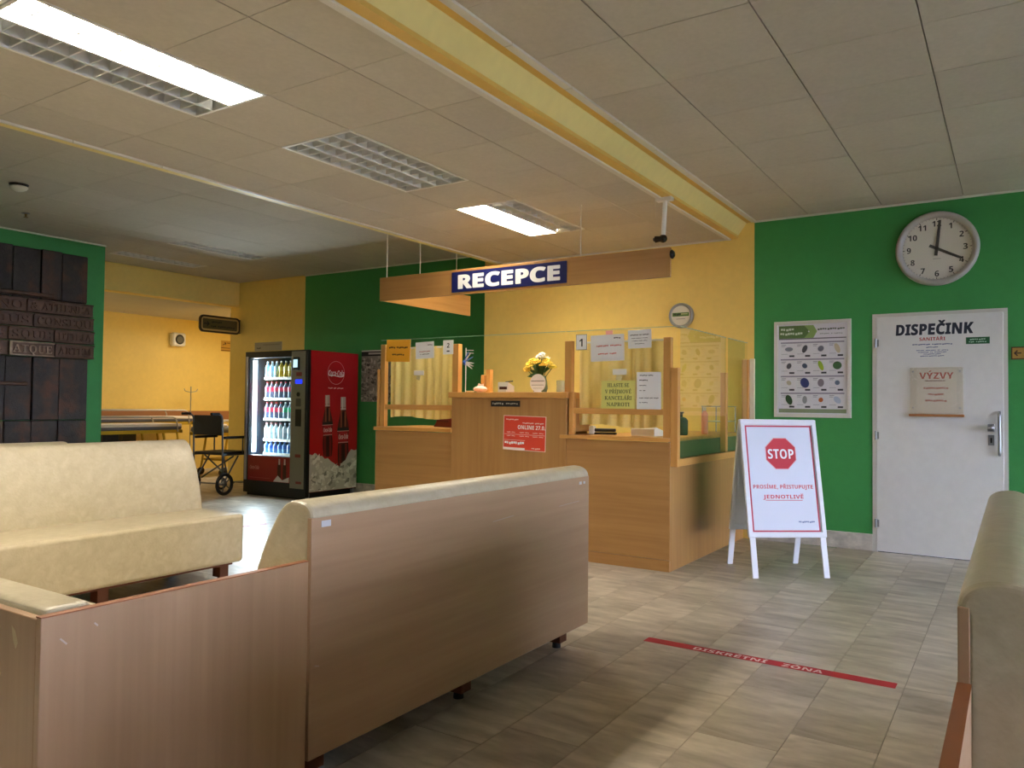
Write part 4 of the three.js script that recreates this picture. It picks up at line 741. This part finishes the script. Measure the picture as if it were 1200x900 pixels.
  mesh('interior', [bx(VX0 + 0.031, VX1 - 0.25, 0.44, 0.52, VB + 0.031, VZ - 0.055), bx(wx1 + 0.03, wx1 + 0.05, 0.52, VH - 0.045, VB + 0.031, VZ - 0.055), bx(VX0 + 0.031, wx1 + 0.03, 0.52, VH - 0.045, VB + 0.031, VB + 0.05), bx(VX0 + 0.031, wx1 + 0.03, VH - 0.06, VH - 0.045, VB + 0.05, VZ - 0.055)], ins, o);
  mesh('interior_wall', bx(VX0 + 0.031, VX0 + 0.04, 0.52, VH - 0.06, VB + 0.05, VZ - 0.055), flat(0x59626c, 0.45), o);
  const strip = mesh('light_strip', bx(VX0 + 0.045, VX0 + 0.06, wy0 + 0.03, wy1 - 0.02, VZ - 0.15, VZ - 0.075), std({ color: 0xffffff, emissive: new THREE.Color().setRGB(0.78, 0.94, 1), emissiveIntensity: 0.62 }), o);
  const L1 = new THREE.RectAreaLight(new THREE.Color().setRGB(0.72, 0.9, 1), 110, 0.07, 1.2); L1.position.set(VX0 + 0.064, 1.16, VZ - 0.112); L1.rotation.set(0, -Math.PI / 2 - 0.35, 0); o.add(L1);
  for (const y of [1.545, 1.272, 1.002, 0.728, 0.545]) {
    mesh('shelf', bx(-8.45, wx1 + 0.03, y - 0.016, y, VB + 0.06, -6.955), flat(0x8a9098, 0.4, 0.4), o);
    for (let k = 0; k < 8; k++) mesh('price_strip', bx(-8.44 + k * 0.094, -8.44 + k * 0.094 + 0.086, y - 0.026, y + 0.008, -6.954, -6.95, { r: 0.001 }), flat(0xe8ead8, 0.4), o);
  }
  // printed side
  const side = mesh('side_panel', bx(VX1 - 0.006, VX1, 0.095, VH, VB, VZ - 0.055), red, o);
  mesh('side_print', new THREE.PlaneGeometry(0.83, 1.776).rotateY(Math.PI / 2).translate(VX1 + 0.0008, 0.986, (VB + VZ - 0.055) / 2), printed(960, 2048, (g, w, h) => {
    fill(g, '#b50d16', 0, 0, w, h);
    // logo disc
    g.strokeStyle = '#d9a09c'; g.lineWidth = 7; g.beginPath(); g.ellipse(500, 305, 170, 172, 0, 0, 7); g.stroke();
    g.fillStyle = '#eadfda'; fitText(g, 'Coca-Cola', 500, 310, 112, 330, 'serif', 'italic bold');
    g.strokeStyle = '#eadfda'; g.lineWidth = 12; g.beginPath(); g.moveTo(372, 268); g.bezierCurveTo(330, 330, 360, 372, 430, 340); g.stroke(); g.beginPath(); g.moveTo(400, 360); g.bezierCurveTo(470, 320, 560, 392, 660, 345); g.stroke();
    g.fillStyle = '#d9a8a4'; blurredLine(g, 'xxxxx-xxx-xxxxxxx', 500, 536, 34, 310);
    // bottles
    const bottle = (cx, top, sc, a) => { g.save(); g.translate(cx, top); g.rotate(a); g.scale(sc, sc);
      const path = () => { g.beginPath(); g.moveTo(-52, 0); g.lineTo(52, 0); g.lineTo(56, 190); g.bezierCurveTo(70, 330, 120, 380, 122, 520); g.bezierCurveTo(118, 580, 96, 620, 104, 700); g.bezierCurveTo(120, 800, 118, 950, 92, 1060); g.lineTo(-92, 1060); g.bezierCurveTo(-118, 950, -120, 800, -104, 700); g.bezierCurveTo(-96, 620, -118, 580, -122, 520); g.bezierCurveTo(-120, 380, -70, 330, -56, 190); g.closePath(); };
      path(); g.fillStyle = '#561410'; g.fill(); g.save(); path(); g.clip();
      fill(g, '#8e4a30', -56, 190, 34, 270); fill(g, '#a05a38', 30, 220, 24, 230); fill(g, '#2c0708', -24, 230, 44, 240);
      fill(g, '#3a0a0a', -130, 690, 40, 400); fill(g, '#7c1a18', -84, 710, 36, 350); fill(g, '#2c0708', -30, 710, 60, 350); fill(g, '#861f1c', 44, 710, 28, 350); fill(g, '#2c0708', 92, 690, 40, 400);
      fill(g, '#b7a294', -60, 0, 120, 196); fill(g, '#8c7668', -60, 150, 120, 14); fill(g, '#d0bfb2', -30, 10, 26, 180);
      fill(g, '#1e1214', -130, 462, 260, 46); fill(g, '#c9988c', -130, 508, 260, 12); fill(g, '#a31820', -130, 520, 260, 160); fill(g, '#7a1016', -130, 520, 44, 160); fill(g, '#7a1016', 84, 520, 50, 160); fill(g, '#d2a498', -130, 680, 260, 12); g.restore();
      g.fillStyle = '#eaded8'; fitText(g, 'Coca-Cola', 0, 600, 96, 200, 'serif', 'italic bold'); g.restore(); };
    bottle(330, 640, 0.86, -0.03); bottle(655, 664, 1.0, -0.02);
    // ice
    g.fillStyle = '#c9c6c0'; g.beginPath(); g.moveTo(0, h); g.lineTo(0, 1490); for (let k = 0; k <= 16; k++) g.lineTo(k * 60, 1500 + [0, 16, -14, 40, 30, 80, 70, 120, 150, 190, 210, 150, 120, 20, -40, -20, -30][k]); g.lineTo(w, h); g.fill();
    for (let k = 0; k < 150; k++) { const x = rnd() * w, lim = 1540 + (x > 200 && x < 800 ? 130 : 0), y = lim + rnd() * (h - lim - 20), s = 24 + rnd() * 70; g.fillStyle = ['#e8e6e0', '#b6b4ac', '#dedbd4', '#d8d5cc', '#8d8c86', '#efeeea'][k % 6]; g.beginPath(); g.moveTo(x, y); g.lineTo(x + s, y - s * rnd()); g.lineTo(x + s * (0.6 + rnd()), y + s * rnd() * 0.8); g.lineTo(x + s * 0.2, y + s * 0.7 * rnd()); g.fill(); }
  }, { roughness: 0.38 }), side);
}
// bottles in the machine
{
  const prof = [[0, 0], [0.03, 0], [0.034, 0.006], [0.034, 0.05], [0.031, 0.07], [0.034, 0.09], [0.034, 0.135], [0.028, 0.16], [0.014, 0.185], [0.0125, 0.2], [0, 0.2]];
  const bodyG = lathe(prof, 14), capG = cyl(0.014, 0.014, 0.02, 0, 0.21, 0, 12), labG = new THREE.CylinderGeometry(0.0348, 0.0348, 0.058, 14, 1, true).translate(0, 0.118, 0);
  const mk = (body, lab, cap) => ({ body: flat(body, 0.2), lab: flat(lab, 0.45), cap: flat(cap, 0.4) });
  const kinds = { water: mk(0xc4dee8, 0x9fd0e6, 0xeaf2f6), juice: mk(0xe6c84a, 0xf0dc6a, 0xf2eeda), cola: mk(0x8496b0, 0xf06a86, 0xd8505c), light: mk(0xb4cad8, 0xd4e4ee, 0xe0e6ee), lemon: mk(0x9fb8c4, 0x5fe0a8, 0xe6f2ea), soda: mk(0xcfe4ea, 0xd8eef4, 0xe8a0a4), blue: mk(0x86bcf0, 0x5a92e8, 0x4a74d8) };
  const rows = [
    ['top shelf', 1.545, ['water', 'water', 'water', 'juice', 'juice', 'juice', 'soda', 'soda']],
    ['second shelf', 1.272, ['cola', 'cola', 'cola', 'cola', 'cola', 'cola', 'cola', 'soda']],
    ['middle shelf', 1.002, ['cola', 'cola', 'cola', 'cola', 'lemon', 'lemon', 'lemon', 'lemon']],
    ['fourth shelf', 0.728, ['soda', 'soda', 'soda', 'soda', 'light', 'light', 'light', 'light']],
    ['bottom shelf', 0.545, ['blue', 'blue', 'blue', 'blue', 'blue', 'blue', 'blue', 'blue']]];
  const words = { water: 'clear water bottle', juice: 'yellow juice bottle', cola: 'dark bottle with a red label', light: 'pale bottle with a white label', lemon: 'bottle with a green label', soda: 'clear bottle with a pink cap', blue: 'blue bottle' };
  const protos = {};
  for (const [shelf, y, kindsRow] of rows) kindsRow.forEach((k, i) => {
    let o;
    if (!protos[k]) {
      o = protos[k] = thing('drink_bottle'); const q = kinds[k];
      mesh('bottle_body', bodyG, q.body, o); mesh('label_band', labG, q.lab, o); mesh('cap', capG, q.cap, o);
    } else { o = protos[k].clone(); o.name = numbered('drink_bottle'); scene.add(o); }
    const n = kindsRow.filter((q) => q === k).length, idx = kindsRow.slice(0, i).filter((q) => q === k).length;
    o.position.set(-8.43 + i * 0.09, y, -7.0); if (shelf === 'bottom shelf') o.scale.set(1, 0.7, 1);
    o.userData = { label: n > 1 ? `${['first', 'second', 'third', 'fourth', 'fifth', 'sixth', 'seventh', 'eighth'][idx]} ${words[k]} from the left, ${shelf} of the drinks machine` : `${words[k]} at the right end, ${shelf} of the drinks machine`, category: 'bottle', group: `drinks on the ${shelf} of the machine` };
  });
}
// things on the back left wall
sheet('notice', 0.6, 0.13, printed(384, 84, (g, w, h) => { fill(g, '#a29a84', 0, 0, w, h); g.fillStyle = '#4a4232'; blurredLine(g, 'xxxxx', 60, 56, 22, 60); fill(g, '#8d8570', 120, 20, 230, 10); }), 'grey strip notice on the yellow wall above the drinks machine', 'notice', [-9.3, 2.045, ZL + 0.004]);
sheet('picture_poster', 0.62, 0.69, printed(448, 512, (g, w, h) => { fill(g, '#8d887c', 0, 0, w, h); fill(g, '#d8d6cc', 0, 0, w, 12); fill(g, '#17171a', 0, 14, w, 44); fill(g, '#b9b5aa', 90, 24, 240, 18); for (let k = 0; k < 420; k++) { const c = 70 + rnd() * 130; g.fillStyle = `rgb(${c | 0},${(c * 0.96) | 0},${(c * 0.88) | 0})`; g.beginPath(); g.ellipse(rnd() * w, 70 + rnd() * (h - 80), 4 + rnd() * 26, 2 + rnd() * 12, rnd() * 3, 0, 7); g.fill(); } }), 'grey picture poster with a black header on the green wall behind the drinks machine', 'poster', [-7.1, 1.584, ZL + 0.004]);

// ---------------------------------------------------------------- relief on the left wall
const fontLoader = new FontLoader();
const serif = await fontLoader.loadAsync('fonts/droid/droid_serif_bold.typeface.json');
{
  const XW = -8.98, o = thing('wall_relief', 'dark bronze relief with raised Latin lettering on the green wall', 'relief', [XW, 0, -4.2]);
  const Z = (z) => z + 4.2;                                       // local z
  const plate = (z0, z1, y0, y1, d, k, name = 'plate') => mesh(name, bx(0, d, y0, y1, Z(Math.min(z0, z1)), Z(Math.max(z0, z1)), { r: 0.012, seg: 2, ou: rr(0, 2), ov: rr(0, 2) }), M.bronze[k % 3], o);
  const seams = [-3.2, -3.62, -4.03, -4.315, -4.535, -4.825];
  for (let k = 0; k + 1 < seams.length; k++) plate(seams[k] - 0.003, seams[k + 1] + 0.003, 2.32, 2.86 + (k % 2 ? 0.006 : 0), 0.05 + [0, 0.012, 0.004, 0.018, 0.008][k], k);
  const seams2 = [-3.2, -3.62, -3.98, -4.25, -4.53, -4.85];
  for (let k = 0; k + 1 < seams2.length; k++) { plate(seams2[k] - 0.003, seams2[k + 1] + 0.003, 1.0, 1.686, 0.05 + [0.006, 0.014, 0, 0.02, 0.008][k], k + 1); plate(seams2[k] - 0.003, seams2[k + 1] + 0.003, 0.3, 0.995, 0.05 + [0, 0.01, 0.016, 0.004, 0.012][k], k + 2); }
  const wordsRow = (y0, y1, items) => { for (const [z0, z1, s, light] of items) {
    const b = mesh('text_block', bx(0, 0.085, y0, y1, Z(z1), Z(z0), { r: 0.01, seg: 2, ou: rr(0, 2) }), M.bronzeText, o);
    mesh('block_edge', [bx(0.08, 0.1, y1 - 0.018, y1, Z(z1), Z(z0), { r: 0.005, seg: 1 }), bx(0.08, 0.096, y0, y0 + 0.014, Z(z1), Z(z0), { r: 0.005, seg: 1 }), ...(light ? [bx(0.08, 0.1, y0, y1, Z(z0) - 0.03, Z(z0), { r: 0.005, seg: 1 })] : [])], light ? M.bronzeLight : M.bronzeText, b);
    if (!s) continue;
    const g = new TextGeometry(s, { font: serif, size: 0.082, depth: 0.016, curveSegments: 3 }); g.computeBoundingBox();
    const w = g.boundingBox.max.x, W = Math.abs(z1 - z0) - 0.06; g.scale(W / w, 1, 1); g.rotateY(Math.PI / 2); g.translate(0.084, (y0 + y1) / 2 - 0.042, Z(z0) - 0.03);
    mesh('letters', g, light ? M.bronzeLight : M.bronzeText, b);
  } };
  wordsRow(2.165, 2.31, [[-3.2, -3.7, 'BENI'], [-3.71, -4.16, 'GNO'], [-4.17, -4.88, '& ATHENEA']]);
  wordsRow(2.01, 2.155, [[-3.2, -3.76, 'ET PAX'], [-3.77, -4.23, 'EIUS'], [-4.24, -4.89, 'CONSEQU']]);
  wordsRow(1.855, 2.0, [[-3.2, -3.98, 'ET SALUS'], [-3.99, -4.45, 'SQUE'], [-4.46, -4.9, 'UTILIA']]);
  wordsRow(1.69, 1.845, [[-3.2, -3.99, 'SCIENTIA'], [-4.0, -4.46, 'ATQUE', true], [-4.47, -4.9, 'ARTEM']]);
  mesh('ledge', bx(0.03, 0.13, 2.335, 2.375, Z(-4.43), Z(-3.2), { r: 0.014 }), M.bronzeText, o);
  mesh('ledge', bx(0.03, 0.13, 1.37, 1.41, Z(-4.18), Z(-3.2), { r: 0.014 }), M.bronzeText, o);
}

// ---------------------------------------------------------------- corridor things
{
  const o = thing('framed_sign', 'rounded brass framed direction sign projecting at the corridor opening', 'sign', [-9.955, 2.24, -7.36]);
  const rr2 = (w, h, r) => { const s = new THREE.Shape(); s.moveTo(-w + r, -h); s.lineTo(w - r, -h); s.absarc(w - r, -h + r, r, -Math.PI / 2, 0); s.lineTo(w, h - r); s.absarc(w - r, h - r, r, 0, Math.PI / 2); s.lineTo(-w + r, h); s.absarc(-w + r, h - r, r, Math.PI / 2, Math.PI); s.lineTo(-w, -h + r); s.absarc(-w + r, -h + r, r, Math.PI, Math.PI * 1.5); return s; };
  const ring = rr2(0.35, 0.125, 0.07); ring.holes.push(rr2(0.325, 0.1, 0.05)); const g1 = extrude(ring, 0.03).rotateY(Math.PI / 2).translate(-0.015, 0.125, 0);
  mesh('outer_frame', g1, flat(0x2c1e10, 0.4), o);
  const ring2 = rr2(0.325, 0.1, 0.05); ring2.holes.push(rr2(0.3, 0.075, 0.02)); mesh('inner_frame', extrude(ring2, 0.022).rotateY(Math.PI / 2).translate(-0.011, 0.125, 0), flat(0xc9a866, 0.4, 0.3), o);
  mesh('panel', bx(-0.006, 0.006, 0.05, 0.2, -0.3, 0.3), flat(0x4c431c, 0.5), o);
  mesh('print', new THREE.PlaneGeometry(0.6, 0.15).rotateY(Math.PI / 2).translate(0.007, 0.125, 0), printed(512, 128, (g, w, h) => { fill(g, '#55491f', 0, 0, w, h); g.strokeStyle = '#1c160a'; g.lineWidth = 14; g.beginPath(); g.moveTo(20, 64); g.lineTo(92, 64); g.moveTo(64, 36); g.lineTo(92, 64); g.lineTo(64, 92); g.stroke(); g.fillStyle = '#1c160a'; blurredLine(g, 'xxxxxxx', 210, 38, 36, 150); blurredLine(g, 'xxx-xxxxxxxxxx', 300, 92, 36, 350); }), o);
  for (const y of [0.03, 0.22]) mesh('bracket', bar([0, y, -0.34], [0, y, -0.36 + 0.001], 0.01), M.black, o);
  const s = sheet('wall_sign', 0.3, 0.2, printed(256, 170, (g, w, h) => { fill(g, '#c99a3c', 0, 0, w, h); g.strokeStyle = '#4a300c'; g.lineWidth = 10; g.beginPath(); g.moveTo(30, 70); g.lineTo(90, 40); g.moveTo(60, 30); g.lineTo(92, 38); g.lineTo(76, 68); g.stroke(); fill(g, '#6a4412', 110, 30, 110, 12); fill(g, '#6a4412', 0, 110, w, 12); fill(g, '#6a4412', 0, 150, w, 14); }), 'small gold sign on the far corridor wall under the framed direction sign', 'sign', [-12.395, 2.26, -9.35], Math.PI / 2, { back: flat(0xb8862c, 0.5) });
  const p = thing('wall_speaker', 'square white wall speaker with a round grey grille in the corridor', 'speaker', [-12.4, 2.3, -8.27]);
  mesh('casing', bx(0, 0.12, -0.12, 0.12, -0.13, 0.13, { r: 0.04, seg: 4 }), M.white, p);
  mesh('grille', lathe([[0, 0.012], [0.05, 0.01], [0.085, 0], [0, 0]], 28).rotateZ(-Math.PI / 2).translate(0.12, 0, 0), flat(0x6c6c62, 0.7), p);
}
// patient trolleys
function trolley(label, x, z, h, sheetCol) {
  const o = thing('patient_trolley', label, 'trolley', [x, 0, z], 0, 'patient trolleys');
  const L = 1.95, W = 0.62, fr = flat(0xc8a52c, 0.45), st = flat(0xb8b4ac, 0.35, 0.6);
  mesh('mattress', bx(-W / 2, W / 2, h - 0.09, h - 0.01, -L / 2, L / 2, { r: 0.03, seg: 3 }), flat(0x6a6c78, 0.6), o);
  mesh('bed_sheet', bx(-W / 2 - 0.006, W / 2 + 0.006, h - 0.045, h, -L / 2 + 0.01, L / 2 - 0.02, { r: 0.014, seg: 2 }), flat(sheetCol, 0.85), o);
  mesh('pillow', bx(-W / 2 + 0.06, W / 2 - 0.06, h, h + 0.05, L / 2 - 0.32, L / 2 - 0.03, { r: 0.025, seg: 3 }), flat(0xe6d8c8, 0.85), o);
  mesh('frame', [bx(-W / 2, -W / 2 + 0.035, h - 0.14, h - 0.09, -L / 2, L / 2), bx(W / 2 - 0.035, W / 2, h - 0.14, h - 0.09, -L / 2, L / 2), bx(-W / 2, W / 2, h - 0.14, h - 0.09, -L / 2, -L / 2 + 0.035), bx(-W / 2, W / 2, h - 0.14, h - 0.09, L / 2 - 0.035, L / 2)], fr, o);
  for (const s of [-1, 1]) mesh('side_rail', tube([[s * W / 2, h - 0.12, -L / 2 + 0.08], [s * W / 2, h + 0.06, -L / 2 + 0.1], [s * W / 2, h + 0.1, -L / 2 + 0.2], [s * W / 2, h + 0.1, L / 2 - 0.2], [s * W / 2, h + 0.06, L / 2 - 0.1], [s * W / 2, h - 0.12, L / 2 - 0.08]], 0.012, { seg: 40 }), st, o);
  for (const [sx, sz] of [[-1, -1], [1, -1], [-1, 1], [1, 1]]) {
    const leg = mesh('leg', bar([sx * (W / 2 - 0.03), h - 0.1, sz * (L / 2 - 0.3)], [sx * (W / 2 - 0.03), 0.12, sz * (L / 2 - 0.2)], 0.018), fr, o);
    mesh('castor', cyl(0.06, 0.06, 0.03, sx * (W / 2 - 0.03), 0.06, sz * (L / 2 - 0.2), 18, 'x'), M.black, leg);
  }
  mesh('lower_frame', [bx(-W / 2 + 0.02, W / 2 - 0.02, 0.24, 0.27, -L / 2 + 0.24, L / 2 - 0.24)], fr, o);
  mesh('lift_column', bx(-0.06, 0.06, 0.27, h - 0.13, -0.12, 0.12, { r: 0.01 }), M.black, o);
}
trolley('nearer patient trolley with a pale sheet in the corridor', -11.0, -6.3, 0.88, 0xf0e6da);
trolley('farther patient trolley by the bumper rail of the corridor wall', -11.95, -7.15, 0.97, 0xf2e8dc);
trolley('dark patient trolley further along the corridor beside the wheelchair', -11.2, -8.95, 0.8, 0x8a93a0);
{
  const o = thing('drip_stand', 'thin drip stand behind the trolleys in the corridor', 'drip stand', [-12.15, 0, -8.42]);
  mesh('pole', bar([0, 0.05, 0], [0, 1.48, 0], 0.009), M.steel, o);
  mesh('hook', tube([[0, 1.44, -0.13], [0, 1.4, -0.11], [0, 1.38, 0], [0, 1.4, 0.11], [0, 1.44, 0.13]], 0.006), M.steel, o);
  for (let k = 0; k < 5; k++) { const a = k * Math.PI * 2 / 5; mesh('foot', bar([0, 0.06, 0], [0.2 * Math.cos(a), 0.02, 0.2 * Math.sin(a)], 0.011), M.steel, o); }
}
// wheelchair
{
  const o = thing('wheelchair', 'black wheelchair seen from behind, left of the drinks machine', 'wheelchair', [-8.93, 0, -6.45], 0.12);
  const w = 0.26, st = flat(0x6c7076, 0.35, 0.7), bk = flat(0x14161c, 0.6);
  const bgeo = new THREE.PlaneGeometry(2 * w - 0.02, 0.27, 12, 6), p = bgeo.attributes.position; for (let i = 0; i < p.count; i++) p.setZ(i, -0.03 * (1 - Math.pow(p.getX(i) / w, 2)));
  bgeo.computeVertexNormals();
  const back = mesh('backrest', [bx(-w + 0.01, w - 0.01, 0.78, 1.04, -0.015, 0.01, { r: 0.01 })], bk, o);
  mesh('seat', bx(-w + 0.01, w - 0.01, 0.52, 0.56, -0.48, -0.01, { r: 0.015 }), bk, o);
  for (const s of [-1, 1]) {
    mesh('back_tube', tube([[s * w, 0.2, -0.02], [s * w, 0.98, 0], [s * w, 1.05, 0.03], [s * w, 1.06, 0.15]], 0.012, { seg: 28 }), st, o);
    mesh('hand_grip', bar([s * w, 1.06, 0.06], [s * w, 1.06, 0.19], 0.018, 12), bk, o);
    mesh('seat_tube', bar([s * w, 0.52, 0.0], [s * w, 0.52, -0.5], 0.011), st, o);
    mesh('front_tube', tube([[s * w, 0.52, -0.46], [s * w, 0.48, -0.52], [s * w, 0.2, -0.6], [s * w * 0.8, 0.08, -0.68]], 0.011), st, o);
    mesh('brace', bar([s * w, 0.5, -0.28], [s * w, 0.13, -0.02], 0.011), st, o);
    mesh('arm_rest', bx(s * w - 0.025, s * w + 0.025, 0.73, 0.765, -0.4, -0.03, { r: 0.012 }), bk, o);
    mesh('arm_post', bar([s * w, 0.52, -0.36], [s * w, 0.735, -0.36], 0.01), st, o);
    const wh = mesh('rear_wheel', new THREE.TorusGeometry(0.125, 0.022, 12, 32).rotateY(Math.PI / 2).translate(s * (w + 0.035), 0.147, -0.02), M.black, o);
    mesh('wheel_hub', [cyl(0.022, 0.022, 0.06, s * (w + 0.03), 0.147, -0.02, 14, 'x'), ...[0, 1, 2, 3, 4].map((k) => bar([s * (w + 0.035), 0.147, -0.02], [s * (w + 0.035), 0.147 + 0.115 * Math.sin(k * 1.2566), -0.02 + 0.115 * Math.cos(k * 1.2566)], 0.008, 8))], st, wh);
    const cw = mesh('front_castor', new THREE.TorusGeometry(0.07, 0.016, 10, 24).rotateY(Math.PI / 2).translate(s * w, 0.086, -0.5), M.black, o);
    mesh('castor_fork', bar([s * w, 0.09, -0.5], [s * w, 0.3, -0.55], 0.012), st, cw);
    mesh('foot_plate', bx(s * 0.14 - 0.08, s * 0.14 + 0.08, 0.09, 0.105, -0.8, -0.66, { r: 0.004 }), st, o);
  }
  mesh('cross_bar', [bar([-w, 0.2, -0.15], [w, 0.5, -0.2], 0.011), bar([w, 0.2, -0.15], [-w, 0.5, -0.2], 0.011)], st, o);
  mesh('axle', bar([-w, 0.147, -0.02], [w, 0.147, -0.02], 0.011), st, o);
}

renderer.render(scene, camera);
